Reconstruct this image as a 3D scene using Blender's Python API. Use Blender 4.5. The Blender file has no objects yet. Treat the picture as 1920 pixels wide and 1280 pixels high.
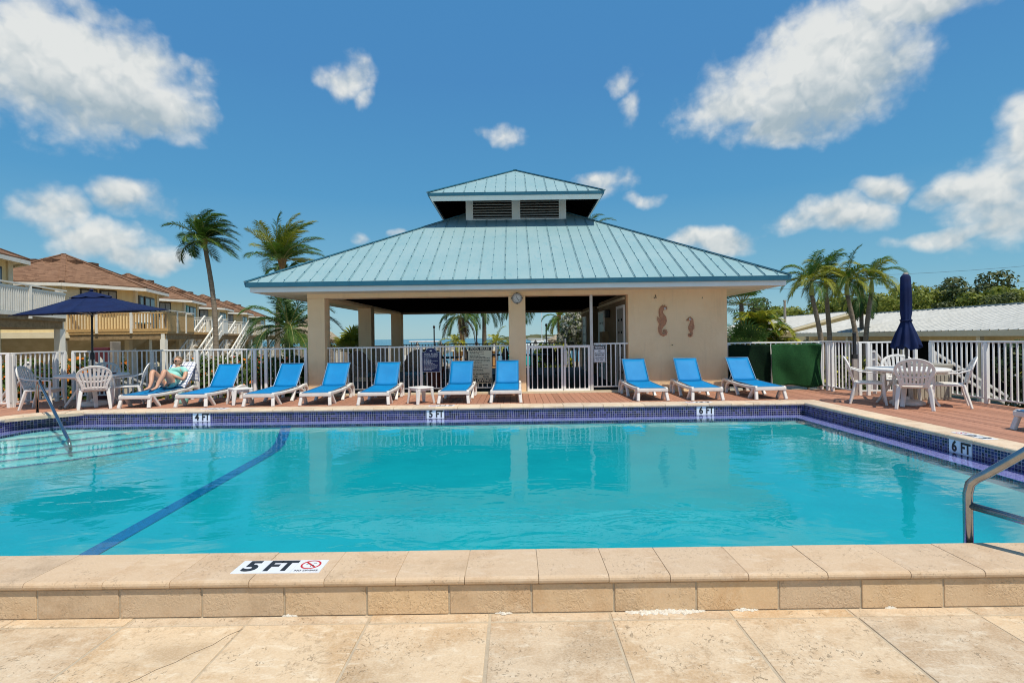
import bpy, bmesh, math, random
from mathutils import Vector, Matrix, noise as mnoise
R = math.radians
sc = bpy.context.scene
C = bpy.context.collection
random.seed(7)

# ------------------------------------------------------------------ camera
CAMZ = 1.207
cd = bpy.data.cameras.new('camera'); cam = bpy.data.objects.new('camera', cd); C.objects.link(cam)
cd.sensor_width = 36; cd.lens = 18.525; cd.shift_x = -0.0026; cd.shift_y = -0.00365
cd.clip_start = 0.05; cd.clip_end = 20000
cam.matrix_world = Matrix.Translation((0, 0, CAMZ)) @ Matrix.Rotation(R(90), 4, 'X') @ Matrix.Rotation(-0.0135, 4, 'Z')
sc.camera = cam
sc.view_settings.view_transform = 'Standard'; sc.view_settings.look = 'None'
sc.view_settings.exposure = 0.35; sc.view_settings.gamma = 1
sc.cycles.max_bounces = 8; sc.cycles.transparent_max_bounces = 16
sc.cycles.diffuse_bounces = 4; sc.cycles.glossy_bounces = 4
sc.cycles.use_denoising = True; sc.cycles.use_adaptive_sampling = True; sc.cycles.adaptive_threshold = 0.012; sc.cycles.filter_width = 1.05
sc.cycles.sample_clamp_indirect = 6

# ------------------------------------------------------------------ sun and sky
SUN_EL, SUN_AZ = R(63), R(145)          # azimuth clockwise from +Y (north): the sun stands behind the camera, to the right
sd = Vector((math.sin(SUN_AZ) * math.cos(SUN_EL), math.cos(SUN_AZ) * math.cos(SUN_EL), math.sin(SUN_EL)))
sl = bpy.data.lights.new('sun', 'SUN'); sl.energy = 3.5; sl.angle = R(0.53); sl.color = (1.0, 0.915, 0.77)
so = bpy.data.objects.new('sun', sl); C.objects.link(so)
so.rotation_euler = sd.to_track_quat('Z', 'Y').to_euler(); so.location = sd * 50

w = bpy.data.worlds.new('World'); sc.world = w; w.use_nodes = True
nt = w.node_tree; nt.nodes.clear()
def N(t, kind, **kw):
    n = t.nodes.new(kind)
    for k, v in kw.items():
        if k == 'ins':
            for kk, vv in v.items():
                if hasattr(vv, 'is_linked') or isinstance(vv, bpy.types.NodeSocket): t.links.new(vv, n.inputs[kk])
                else: n.inputs[kk].default_value = vv
        else: setattr(n, k, v)
    return n
def math_n(t, op, a, b=0.0, c=None, clamp=False):
    d = {0: a, 1: b}
    if c is not None: d[2] = c
    return N(t, 'ShaderNodeMath', operation=op, use_clamp=clamp, ins=d).outputs[0]
def vmath(t, op, a, b=None):
    d = {0: a}
    if b is not None: d[1] = b
    n = N(t, 'ShaderNodeVectorMath', operation=op, ins=d)
    return n.outputs['Value'] if op in ('DOT_PRODUCT', 'LENGTH', 'DISTANCE') else n.outputs[0]
def mixc(t, f, a, b, blend='MIX'):
    n = N(t, 'ShaderNodeMix', data_type='RGBA', blend_type=blend)
    for i, v in ((0, f), (6, a), (7, b)):
        if isinstance(v, bpy.types.NodeSocket): t.links.new(v, n.inputs[i])
        else: n.inputs[i].default_value = v if i == 0 or len(v) == 4 else (*v, 1)
    return n.outputs[2]
def smooth(t, x, lo, hi, a=0.0, b=1.0):
    n = N(t, 'ShaderNodeMapRange', interpolation_type='SMOOTHSTEP', ins={0: x, 1: lo, 2: hi, 3: a, 4: b})
    return n.outputs[0]
def tnoise(t, vec, scale, detail=4, rough=0.55, dist=0.0, dim='3D'):
    return N(t, 'ShaderNodeTexNoise', noise_dimensions=dim, ins={'Vector': vec, 'Scale': scale, 'Detail': detail, 'Roughness': rough, 'Distortion': dist})

sky = N(nt, 'ShaderNodeTexSky', sky_type='NISHITA', sun_disc=False, sun_elevation=SUN_EL, sun_rotation=SUN_AZ,
        air_density=1.0, dust_density=0.2, ozone_density=1.6, altitude=0)
w.cycles.sampling_method = 'MANUAL'; w.cycles.sample_map_resolution = 512
tc = N(nt, 'ShaderNodeTexCoord')
sx = N(nt, 'ShaderNodeSeparateXYZ', ins={0: tc.outputs['Generated']})
az = math_n(nt, 'ARCTAN2', sx.outputs[0], math_n(nt, 'ABSOLUTE', sx.outputs[1]))
el = math_n(nt, 'ARCSINE', sx.outputs[2])
uv = N(nt, 'ShaderNodeCombineXYZ', ins={0: az, 1: el, 2: 0.0}).outputs[0]
# clouds: (azimuth, elevation, half width, half height, weight), in radians over the whole sky
CL = [(-0.70, 0.375, 0.135, 0.07, .85), (-0.60, 0.35, 0.085, 0.045, .7), (-0.73, 0.46, 0.10, 0.018, .45), (-0.545, 0.425, 0.05, 0.02, .16), (-0.30, 0.445, 0.052, 0.036, .5), (-0.275, 0.415, 0.03, 0.03, .3), (-0.638, 0.222, 0.058, 0.028), (-0.715, 0.19, 0.038, 0.04), (-0.665, 0.155, 0.065, 0.032), (-0.61, 0.13, 0.06, 0.022), (-0.015, 0.37, 0.042, 0.022, .32), (0.20, 0.445, 0.05, 0.03, .26), (0.225, 0.40, 0.035, 0.04, .2), (0.43, 0.385, 0.11, 0.058, .7), (0.54, 0.405, 0.11, 0.078, .85), (0.65, 0.465, 0.12, 0.035, .7), (0.475, 0.345, 0.08, 0.036, .7), (0.75, 0.19, 0.065, 0.075), (0.765, 0.262, 0.035, 0.045), (0.69, 0.21, 0.032, 0.026), (0.616, 0.222, 0.042, 0.022), (0.555, 0.188, 0.078, 0.03), (0.374, 0.167, 0.07, 0.024), (0.16, 0.276, 0.06, 0.026, .45), (0.25, 0.25, 0.045, 0.014, .3), (0.70, 0.14, 0.085, 0.016, .5), (-0.295, 0.182, 0.032, 0.018, .3), (-0.21, 0.193, 0.02, 0.012, .3),
      (1.15, 0.28, 0.16, 0.05), (-1.15, 0.26, 0.16, 0.05), (0.1, 0.74, 0.22, 0.10), (-0.7, 0.78, 0.28, 0.11), (0.85, 0.8, 0.26, 0.10), (0.2, 1.15, 0.5, 0.12)]  # unseen clouds; overhead cover added to lift the fill light
CLOUDS = [(*c[:4], c[4] if len(c) > 4 else 0.62) for c in CL]
wn = tnoise(nt, uv, 9.0, 2, 0.5, 0.0, '2D')
q_ = vmath(nt, 'ADD', uv, vmath(nt, 'MULTIPLY', vmath(nt, 'SUBTRACT', wn.outputs['Color'], (0.5, 0.5, 0.5)), (0.07, 0.05, 0)))
best = None; topness = None
for i, (cx, cy, a, b, s) in enumerate(CLOUDS):
    d = N(nt, 'ShaderNodeVectorMath', operation='MULTIPLY_ADD', ins={0: q_, 1: (1 / a, 1 / b, 0), 2: (-cx / a, -cy / b, 0)}).outputs[0]
    v = math_n(nt, 'MULTIPLY_ADD', vmath(nt, 'DOT_PRODUCT', d, d), -0.5, s)
    best = v if best is None else math_n(nt, 'MAXIMUM', best, v)
    if s > .6:
        k = math_n(nt, 'MAXIMUM', v, 0.0); dy = vmath(nt, 'DOT_PRODUCT', d, (-.25, 1, 0))
        topness = math_n(nt, 'MULTIPLY', k, dy) if topness is None else math_n(nt, 'MULTIPLY_ADD', k, dy, topness)
best = math_n(nt, 'MAXIMUM', best, -0.7)
fb = tnoise(nt, vmath(nt, 'MULTIPLY', uv, (1, 1.25, 1)), 20.0, 6, 0.53, 0.1, '2D').outputs[0]
wn2 = tnoise(nt, uv, 30.0, 3, 0.55, 0.0, '2D')
bw = vmath(nt, 'ADD', uv, vmath(nt, 'MULTIPLY', vmath(nt, 'SUBTRACT', wn2.outputs['Color'], (0.5, 0.5, 0.5)), (0.03, 0.025, 0)))
def billow(off):
    v = N(nt, 'ShaderNodeTexVoronoi', voronoi_dimensions='2D', feature='SMOOTH_F1', ins={'Vector': vmath(nt, 'ADD', bw, off), 'Scale': 15.0, 'Detail': 2.0, 'Roughness': 0.5, 'Lacunarity': 2.4, 'Smoothness': 0.6})
    return v.outputs['Distance']
bl0 = billow((0, 0, 0)); bl1 = billow((0.004, 0.012, 0))
f0 = math_n(nt, 'MULTIPLY_ADD', math_n(nt, 'SUBTRACT', fb, 0.5), 0.85, best)
f0 = math_n(nt, 'MULTIPLY_ADD', math_n(nt, 'SUBTRACT', 0.50, bl0), 0.32, f0)
dens = smooth(nt, f0, -0.22, 0.58)
relief = math_n(nt, 'MULTIPLY_ADD', math_n(nt, 'SUBTRACT', bl1, bl0), 0.9, 0.66, clamp=True)
relief = math_n(nt, 'MULTIPLY_ADD', math_n(nt, 'SUBTRACT', fb, 0.5), 0.35, relief, clamp=True)
shade = math_n(nt, 'MULTIPLY_ADD', topness, 1.15, relief, clamp=True)
ccol = mixc(nt, shade, (3.1, 3.8, 4.2), (6.3, 6.4, 6.2))
# the blue of the tropical sky: the physical sky pulled towards blues measured in view, held bright above it for fill light
gr = N(nt, 'ShaderNodeValToRGB', ins={0: math_n(nt, 'MULTIPLY', el, 1.0)})
e = gr.color_ramp
for i, (p_, c_) in enumerate([(0.0, (2.15, 4.0, 4.7)), (0.10, (1.15, 3.3, 4.65)), (0.25, (.52, 2.45, 4.5)), (0.45, (.45, 2.0, 4.3)), (1.0, (.45, 1.95, 4.25))]):
    if i > 1: e.elements.new(p_)
    e.elements[i].position = p_; 
for i, (p_, c_) in enumerate([(0.0, (2.15, 4.0, 4.7)), (0.10, (1.15, 3.3, 4.65)), (0.25, (.52, 2.45, 4.5)), (0.45, (.45, 2.0, 4.3)), (1.0, (.45, 1.95, 4.25))]):
    e.elements[i].position = p_; e.elements[i].color = (*c_, 1)
skyc = mixc(nt, 0.84, sky.outputs[0], gr.outputs[0])
final = mixc(nt, math_n(nt, 'MULTIPLY', dens, 0.94), skyc, ccol)
bg = N(nt, 'ShaderNodeBackground', ins={'Color': final, 'Strength': 0.1})
wo = N(nt, 'ShaderNodeOutputWorld', ins={'Surface': bg.outputs[0]})

# ------------------------------------------------------------------ materials
MATS = {}
def newmat(name):
    m = bpy.data.materials.new(name); m.use_nodes = True
    t = m.node_tree; t.nodes.clear()
    b = N(t, 'ShaderNodeBsdfPrincipled'); o = N(t, 'ShaderNodeOutputMaterial', ins={0: b.outputs[0]})
    MATS[name] = m
    return m, t, b, o
def bump(t, b, h, strength=0.3, dist=0.01):
    n = N(t, 'ShaderNodeBump', ins={'Height': h, 'Strength': strength, 'Distance': dist})
    t.links.new(n.outputs[0], b.inputs['Normal']); return n
def pos(t, rand=0.0, sc3=(1, 1, 1)):
    g = N(t, 'ShaderNodeNewGeometry').outputs['Position']
    if rand:
        oi = N(t, 'ShaderNodeObjectInfo').outputs['Random']
        g = vmath(t, 'ADD', g, N(t, 'ShaderNodeCombineXYZ', ins={0: math_n(t, 'MULTIPLY', oi, rand), 1: math_n(t, 'MULTIPLY', oi, rand * 1.7), 2: math_n(t, 'MULTIPLY', oi, rand * .6)}).outputs[0])
    if sc3 != (1, 1, 1): g = vmath(t, 'MULTIPLY', g, sc3)
    return g
def pm(name, c1, c2=None, scale=6, rough=0.6, bmp=0.0, bscale=40, metal=0.0, spec=0.5, var=0.0, aniso=(1, 1, 1), lo=.35, hi=.65, rand=0.0, coat=0.0, bdist=.01, detail=5, translucent=0.0):
    m, t, b, o = newmat(name)
    p = pos(t, rand, aniso)
    c2 = c2 or tuple(x * .86 for x in c1)
    n = tnoise(t, p, scale, detail, .6)
    col = mixc(t, smooth(t, n.outputs[0], lo, hi), c1, c2)
    if var:
        oi = N(t, 'ShaderNodeObjectInfo').outputs['Random']
        v = math_n(t, 'MULTIPLY_ADD', oi, 2 * var, 1 - var)
        col = N(t, 'ShaderNodeHueSaturation', ins={'Value': v, 'Color': col}).outputs[0]
    t.links.new(col, b.inputs['Base Color'])
    b.inputs['Metallic'].default_value = metal; b.inputs['Specular IOR Level'].default_value = spec
    if coat: b.inputs['Coat Weight'].default_value = coat
    r = N(t, 'ShaderNodeMapRange', ins={0: n.outputs[0], 3: max(.02, rough - .08), 4: min(1, rough + .08)})
    t.links.new(r.outputs[0], b.inputs['Roughness'])
    if bmp:
        bn = tnoise(t, p, bscale, 4, .6); bump(t, b, bn.outputs[0], bmp, bdist)
    if translucent:
        tr = N(t, 'ShaderNodeBsdfTranslucent', ins={'Color': col})
        mx = N(t, 'ShaderNodeMixShader', ins={0: translucent, 1: b.outputs[0], 2: tr.outputs[0]})
        t.links.new(mx.outputs[0], o.inputs[0])
    return m

def travertine(name, base, tan, pale, pit=.5, chisel=0.0, speck=.0, vary=.18):
    m, t, b, o = newmat(name)
    p = pos(t, 13.0)
    n1 = tnoise(t, p, 3.2, 6, .62, .4).outputs[0]
    n2 = tnoise(t, vmath(t, 'MULTIPLY', p, (1, 2.2, 1)), 9, 7, .68, .6).outputs[0]
    n3 = tnoise(t, p, 90, 3, .6).outputs[0]
    col = mixc(t, smooth(t, n1, .46, .62), base, tan)
    col = mixc(t, smooth(t, n2, .5, .72), col, pale)
    n4 = tnoise(t, vmath(t, 'ADD', p, (4, 2, 7)), 1.7, 4, .6, .3).outputs[0]
    col = mixc(t, math_n(t, 'MULTIPLY', smooth(t, n4, .55, .72), .65), col, tuple(c * .74 for c in tan))
    oi = N(t, 'ShaderNodeObjectInfo').outputs['Random']
    col = N(t, 'ShaderNodeHueSaturation', ins={'Value': math_n(t, 'MULTIPLY_ADD', oi, vary, 1 - vary / 2), 'Saturation': math_n(t, 'MULTIPLY_ADD', oi, vary, 1 - vary / 2), 'Color': col}).outputs[0]
    if speck:
        sp_ = tnoise(t, p, 26, 6, .75, .8).outputs[0]; pa_ = smooth(t, tnoise(t, vmath(t, 'ADD', p, (9, 1, 3)), 3.1, 3, .6).outputs[0], .40, .62)
        col = mixc(t, math_n(t, 'MULTIPLY', math_n(t, 'MULTIPLY', smooth(t, sp_, .50, .64), pa_), speck), col, tuple(c * .78 for c in tan))
    # pits: thresholded noise gathered in patches
    pn = tnoise(t, vmath(t, 'MULTIPLY', p, (1, .8, 1)), 52, 4, .6, .9).outputs[0]
    patch = smooth(t, tnoise(t, p, 5, 3, .6).outputs[0], .44, .62)
    pits = math_n(t, 'MULTIPLY', smooth(t, pn, .58, .66), patch)
    col = mixc(t, math_n(t, 'MULTIPLY', pits, pit), col, tuple(c * .38 for c in tan))
    col = mixc(t, math_n(t, 'MULTIPLY', smooth(t, n3, .35, .7), .22), col, tuple(min(1, c * 1.25) for c in pale))
    t.links.new(col, b.inputs['Base Color'])
    b.inputs['Roughness'].default_value = .82; b.inputs['Specular IOR Level'].default_value = .25
    h = math_n(t, 'MULTIPLY_ADD', n3, .25, math_n(t, 'MULTIPLY', pits, -1.0))
    h = math_n(t, 'ADD', h, math_n(t, 'MULTIPLY', n2, .8))
    if chisel:
        ch = tnoise(t, vmath(t, 'MULTIPLY', pos(t, 13.0), (1, 1, 1)), 38, 3, .5, 1.6).outputs[0]
        pm_ = smooth(t, tnoise(t, p, 4, 2).outputs[0], .38, .6)
        h = math_n(t, 'MULTIPLY_ADD', math_n(t, 'MULTIPLY', ch, pm_), chisel, h)
    bump(t, b, h, .55, .006)
    return m

travertine('paver_stone', (.575, .445, .305), (.475, .335, .205), (.66, .56, .425), .7, speck=.7)
travertine('coping_stone', (.56, .415, .28), (.51, .36, .23), (.60, .465, .335), .22, vary=.09)
travertine('riser_stone', (.58, .42, .265), (.52, .355, .21), (.61, .46, .31), .3, 1.6)
travertine('far_coping_stone', (.64, .505, .365), (.56, .41, .28), (.68, .565, .43), .2)
pm('grout', (.50, .415, .30), (.43, .35, .25), 14, .95, .3, 120)
pm('mineral_crust', (.74, .71, .65), (.62, .57, .49), 60, .9, .8, 150)
def stucco():
    m, t, b, o = newmat('stucco'); p = pos(t)
    n = tnoise(t, p, 1.6, 5, .6).outputs[0]
    col = mixc(t, smooth(t, n, .35, .65), (.95, .70, .44), (.90, .65, .395))
    st = tnoise(t, vmath(t, 'MULTIPLY', p, (7, 7, .55)), 1.5, 5, .65, .3).outputs[0]      # faint rain streaks
    col = mixc(t, math_n(t, 'MULTIPLY', smooth(t, st, .52, .72), .28), col, (.70, .50, .31))
    sp = tnoise(t, p, 5, 6, .7).outputs[0]                                                # blotchy patches of repaint
    col = mixc(t, math_n(t, 'MULTIPLY', smooth(t, sp, .54, .7), .22), col, (.97, .77, .53))
    t.links.new(col, b.inputs['Base Color']); b.inputs['Roughness'].default_value = .92; b.inputs['Specular IOR Level'].default_value = .15
    h = math_n(t, 'ADD', tnoise(t, p, 70, 4, .65).outputs[0], math_n(t, 'MULTIPLY', tnoise(t, p, 14, 3, .5).outputs[0], .8))
    bump(t, b, h, .8, .008)
stucco()
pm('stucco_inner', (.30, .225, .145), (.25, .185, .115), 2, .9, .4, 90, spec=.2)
def roofmat():
    m, t, b, o = newmat('roof_metal'); p = pos(t)
    n = tnoise(t, p, .9, 4, .6).outputs[0]
    col = mixc(t, smooth(t, n, .35, .68), (.265, .40, .43), (.225, .37, .405))
    n2 = tnoise(t, vmath(t, 'MULTIPLY', p, (2.2, 1, 1)), 5.5, 3, .55, .4).outputs[0]
    col = mixc(t, math_n(t, 'MULTIPLY', smooth(t, n2, .56, .70), .5), col, (.165, .345, .40))
    n3 = tnoise(t, p, 30, 3, .6).outputs[0]
    col = mixc(t, math_n(t, 'MULTIPLY', smooth(t, n3, .5, .8), .3), col, (.33, .45, .475))
    t.links.new(col, b.inputs['Base Color']); b.inputs['Roughness'].default_value = .5; b.inputs['Specular IOR Level'].default_value = .35
    bump(t, b, n2, .06, .02)
roofmat()
pm('roof_trim', (.018, .135, .22), (.025, .16, .25), 3, .4, var=.05)
pm('roof_seam', (.21, .37, .42), (.24, .40, .45), 8, .45)
pm('white_paint', (.88, .875, .865), (.84, .835, .825), 2.5, .45, .05, 60)
pm('grey_paint', (.64, .63, .62), (.58, .57, .56), 5, .4, .05, 60)
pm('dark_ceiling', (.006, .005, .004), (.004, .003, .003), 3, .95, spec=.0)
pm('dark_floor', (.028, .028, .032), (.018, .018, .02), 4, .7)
pm('deck_board', (.43, .22, .145), (.36, .175, .115), 10, .72, .25, 60, var=.14, aniso=(6, .6, 6), rand=20, spec=.25)
pm('deck_joist', (.07, .045, .035), None, 6, .9)
pm('resin', (.80, .79, .765), (.73, .715, .685), 7, .38, .04, 50, spec=.45)
pm('resin_cream', (.72, .69, .63), (.64, .60, .53), 7, .45, .04, 50)
pm('sling', (.0, .26, .62), (.0, .225, .56), 2.2, .6, .25, 260, spec=.3, translucent=.12, var=.05)
pm('sling_frame', (.10, .22, .38), None, 5, .4, metal=.3)
pm('grey_knob', (.42, .36, .32), None, 9, .5)
pm('navy_canvas', (.006, .018, .082), (.005, .013, .062), 4, .8, .25, 200, spec=.25, translucent=.06)
pm('navy_paint', (.005, .01, .085), (.006, .013, .1), 3, .4)
pm('black_paint', (.012, .012, .013), (.02, .02, .022), 5, .45)
pm('sign_cream', (.72, .64, .46), (.68, .60, .42), 4, .5)
pm('sign_white', (.74, .76, .80), (.68, .70, .75), 5, .4)
pm('tile_white', (.72, .80, .84), (.66, .74, .80), 12, .2)
pm('red_paint', (.55, .02, .02), None, 5, .5)
pm('steel', (.38, .39, .41), (.30, .31, .33), 14, .22, .05, 30, metal=1.0)
pm('terracotta_clay', (.56, .285, .165), (.44, .21, .12), 22, .85, .5, 60)
pm('eye_white', (.8, .8, .8), None, 5, .5)
def greenmesh():
    m, t, b, o = newmat('green_mesh'); p = pos(t)
    n = tnoise(t, p, 55, 4, .75).outputs[0]
    col = mixc(t, smooth(t, n, .38, .66), (.005, .035, .012), (.022, .105, .03))
    t.links.new(col, b.inputs['Base Color']); b.inputs['Roughness'].default_value = .9; b.inputs['Specular IOR Level'].default_value = .2
    bump(t, b, n, .6, .01)
greenmesh()
pm('shaded_green_mesh', (.004, .012, .007), (.006, .022, .01), 30, .95, .4, 60, spec=.1)  # near-black copy of the green cloth, with shade painted into its colour
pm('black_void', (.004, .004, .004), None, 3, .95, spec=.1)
pm('wicker', (.30, .23, .165), (.17, .125, .085), 45, .7, .5, 90)
pm('cushion', (.10, .26, .34), (.07, .2, .28), 9, .9)
pm('dark_furniture', (.016, .014, .014), (.03, .026, .024), 9, .5)
pm('planter_red', (.16, .035, .02), (.11, .025, .015), 5, .55)
pm('door_pale', (.42, .55, .58), (.38, .5, .53), 4, .4)
pm('door_grey', (.36, .33, .30), (.30, .275, .25), 4, .6)
pm('wood_yellow', (.56, .36, .15), (.46, .28, .11), 9, .75, .2, 40, aniso=(1, 1, 3), var=.1)
pm('wood_brown', (.30, .205, .105), (.22, .145, .07), 7, .8, .25, 30, var=.1)
pm('siding', (.80, .65, .36), (.74, .58, .31), 2.2, .8, .1, 30, aniso=(3, 3, .3))
pm('cream_trim', (.74, .65, .47), (.69, .60, .42), 3, .7)
pm('house_white', (.78, .75, .68), (.72, .69, .61), 4, .6)
pm('underhouse', (.52, .42, .26), (.43, .34, .2), 2, .85)
def shingle():
    m, t, b, o = newmat('shingle'); p = pos(t)
    s = N(t, 'ShaderNodeSeparateXYZ', ins={0: p})
    row = math_n(t, 'FLOOR', math_n(t, 'MULTIPLY', s.outputs[2], 15.0))
    u = math_n(t, 'ADD', math_n(t, 'MULTIPLY', math_n(t, 'ADD', s.outputs[0], s.outputs[1]), 3.6), math_n(t, 'MULTIPLY', row, .37))
    cell = N(t, 'ShaderNodeCombineXYZ', ins={0: math_n(t, 'FLOOR', u), 1: row, 2: 0.0}).outputs[0]
    wn = N(t, 'ShaderNodeTexWhiteNoise', ins={'Vector': cell}).outputs[0]
    col = mixc(t, wn, (.15, .082, .05), (.255, .145, .09))
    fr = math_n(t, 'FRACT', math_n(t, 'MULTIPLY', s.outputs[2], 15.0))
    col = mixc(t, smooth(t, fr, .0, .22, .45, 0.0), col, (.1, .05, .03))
    n = tnoise(t, p, 2, 4).outputs[0]
    col = mixc(t, math_n(t, 'MULTIPLY', smooth(t, n, .45, .7), .3), col, (.24, .145, .095))
    t.links.new(col, b.inputs['Base Color']); b.inputs['Roughness'].default_value = .92; b.inputs['Specular IOR Level'].default_value = .15
    bump(t, b, fr, .5, .03)
shingle()
pm('window_glass', (.10, .12, .13), (.16, .18, .19), .8, .08, spec=.7)
pm('blind', (.36, .36, .34), (.30, .30, .285), 3, .6)
pm('window_frame', (.035, .028, .022), None, 5, .5)
pm('teal_door', (.02, .27, .27), None, 4, .5)
pm('white_roof', (.385, .40, .395), (.32, .335, .33), 3, .5, .1, 20)
pm('palm_trunk', (.27, .22, .17), (.17, .135, .10), 7, .9, .5, 25, aniso=(1, 1, 6))
pm('palm_trunk_dark', (.16, .13, .105), (.09, .075, .06), 7, .9, .5, 25, aniso=(1, 1, 6))
pm('crownshaft', (.36, .40, .15), (.28, .34, .10), 5, .55, .1, 20)
pm('palm_fibre', (.20, .11, .05), (.28, .16, .06), 12, .9, .5, 40)
for nm, a, b_ in (('frond_green', (.045, .11, .014), (.085, .165, .02)), ('frond_dark', (.022, .062, .012), (.04, .095, .016)), ('frond_yellow', (.30, .30, .024), (.17, .215, .022)), ('frond_gold', (.48, .44, .03), (.32, .36, .03)), ('frond_brown', (.15, .08, .035), (.09, .06, .03)),
                   ('leaf_hedge', (.045, .095, .016), (.08, .135, .022)), ('leaf_dark', (.02, .045, .015), (.035, .065, .02)), ('leaf_yellow', (.50, .44, .035), (.30, .33, .04)), ('leaf_mangrove', (.15, .19, .022), (.22, .24, .04)), ('leaf_olive', (.06, .085, .025), (.1, .12, .035)), ('leaf_silver', (.52, .50, .40), (.38, .375, .29)),
                   ('petal_orange', (.70, .16, .015), (.75, .28, .02)), ('petal_red', (.55, .045, .02), (.6, .1, .03)), ('petal_white', (.7, .68, .62), None)):
    pm(nm, a, b_, 2.6, .55, spec=.3, translucent=.28, detail=3)
pm('stalk', (.22, .23, .07), (.28, .24, .08), 5, .6)
pm('bark', (.16, .125, .095), (.11, .085, .065), 9, .95, .5, 30)
pm('thatch', (.40, .33, .24), (.26, .21, .15), 9, .95, .8, 30, aniso=(2, 2, .5))
pm('ground_sand', (.36, .315, .235), (.28, .245, .18), 1.2, .95, .3, 30)
pm('white_rock', (.72, .69, .62), (.62, .58, .5), 8, .9, .5, 30, var=.1)
pm('rust_red', (.11, .012, .014), (.08, .01, .012), 4, .4)
pm('storage_plastic', (.42, .40, .33), (.36, .34, .28), 4, .55)
pm('storage_lid', (.32, .305, .26), None, 4, .5)
pm('boat_white', (.8, .8, .78), None, 4, .35)
pm('turquoise_paint', (.01, .5, .52), None, 4, .4)
pm('post_wood', (.36, .31, .25), (.26, .22, .18), 6, .9)
pm('island_green', (.12, .14, .06), (.2, .19, .1), .05, .9)
pm('skin', (.62, .36, .25), (.56, .31, .21), 9, .5)
pm('dress', (.30, .66, .60), (.24, .58, .53), 9, .85)
pm('hair', (.19, .115, .06), (.27, .17, .09), 30, .6, aniso=(1, 1, 4))
pm('hull_orange', (.5, .25, .08), None, 4, .5)
def towel():
    m, t, b, o = newmat('towel'); p = pos(t)
    s = N(t, 'ShaderNodeSeparateXYZ', ins={0: p})
    a = smooth(t, math_n(t, 'ABSOLUTE', math_n(t, 'SUBTRACT', math_n(t, 'FRACT', math_n(t, 'MULTIPLY', s.outputs[0], 11.0)), .5)), .05, .1, 1.0, 0.0)
    c = smooth(t, math_n(t, 'ABSOLUTE', math_n(t, 'SUBTRACT', math_n(t, 'FRACT', math_n(t, 'MULTIPLY', math_n(t, 'ADD', s.outputs[2], math_n(t, 'MULTIPLY', s.outputs[1], .6)), 11.0)), .5)), .05, .12, 1.0, 0.0)
    col = mixc(t, math_n(t, 'MAXIMUM', a, c), (.76, .77, .80), (.13, .17, .33))
    t.links.new(col, b.inputs['Base Color']); b.inputs['Roughness'].default_value = .95
towel()
def mosaic(name, ax, cols, mortar, size=.038):
    m, t, b, o = newmat(name); p = pos(t)
    s = N(t, 'ShaderNodeSeparateXYZ', ins={0: p})
    uvn = N(t, 'ShaderNodeCombineXYZ', ins={0: s.outputs[ax[0]], 1: s.outputs[ax[1]], 2: 0.0}).outputs[0]
    q = vmath(t, 'MULTIPLY', uvn, (1 / size, 1 / size, 0))
    wn = N(t, 'ShaderNodeTexWhiteNoise', ins={'Vector': vmath(t, 'FLOOR', q)}).outputs[0]
    cr = N(t, 'ShaderNodeValToRGB', ins={0: wn}); e = cr.color_ramp; e.interpolation = 'CONSTANT'
    while len(e.elements) < len(cols): e.elements.new(.5)
    for i, c in enumerate(cols): e.elements[i].position = i / len(cols); e.elements[i].color = (*c, 1)
    f = vmath(t, 'ABSOLUTE', vmath(t, 'SUBTRACT', vmath(t, 'FRACTION', q), (.5, .5, .5)))
    fs = N(t, 'ShaderNodeSeparateXYZ', ins={0: f})
    edge = math_n(t, 'MAXIMUM', fs.outputs[0], fs.outputs[1])
    mk = smooth(t, edge, .40, .45)
    col = mixc(t, mk, cr.outputs[0], mortar)
    t.links.new(col, b.inputs['Base Color'])
    t.links.new(math_n(t, 'MULTIPLY_ADD', mk, .5, .2), b.inputs['Roughness'])
    bump(t, b, mk, -.3, .002)
    return m
BL = [(.006, .008, .045), (.010, .015, .09), (.025, .03, .15), (.006, .006, .03), (.015, .014, .11), (.05, .05, .20)]
mosaic('mosaic_x', (0, 2), BL, (.27, .28, .33)); mosaic('mosaic_y', (1, 2), BL, (.27, .28, .33))
mosaic('mosaic_ledge', (0, 1), [(.20, .16, .52), (.27, .22, .6), (.16, .13, .44), (.33, .28, .62)], (.42, .40, .62), .025)
mosaic('mosaic_line', (0, 1), [(.014, .10, .30), (.018, .12, .36), (.016, .085, .24)], (.04, .17, .36), .025)
def plaster():
    m, t, b, o = newmat('pool_plaster'); p = pos(t)
    n = tnoise(t, p, 1.3, 5, .6).outputs[0]
    n2 = tnoise(t, vmath(t, 'MULTIPLY', p, (1, 1, 1)), 22, 4, .7).outputs[0]
    col = mixc(t, smooth(t, n, .35, .7), (.04, .40, .445), (.03, .36, .41))
    col = mixc(t, math_n(t, 'MULTIPLY', smooth(t, n2, .5, .75), .35), col, (.08, .43, .48))
    t.links.new(col, b.inputs['Base Color']); b.inputs['Roughness'].default_value = .9
plaster()
pm('step_plaster', (.42, .62, .62), (.28, .53, .55), 16, .9, lo=.4, hi=.6)
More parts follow.
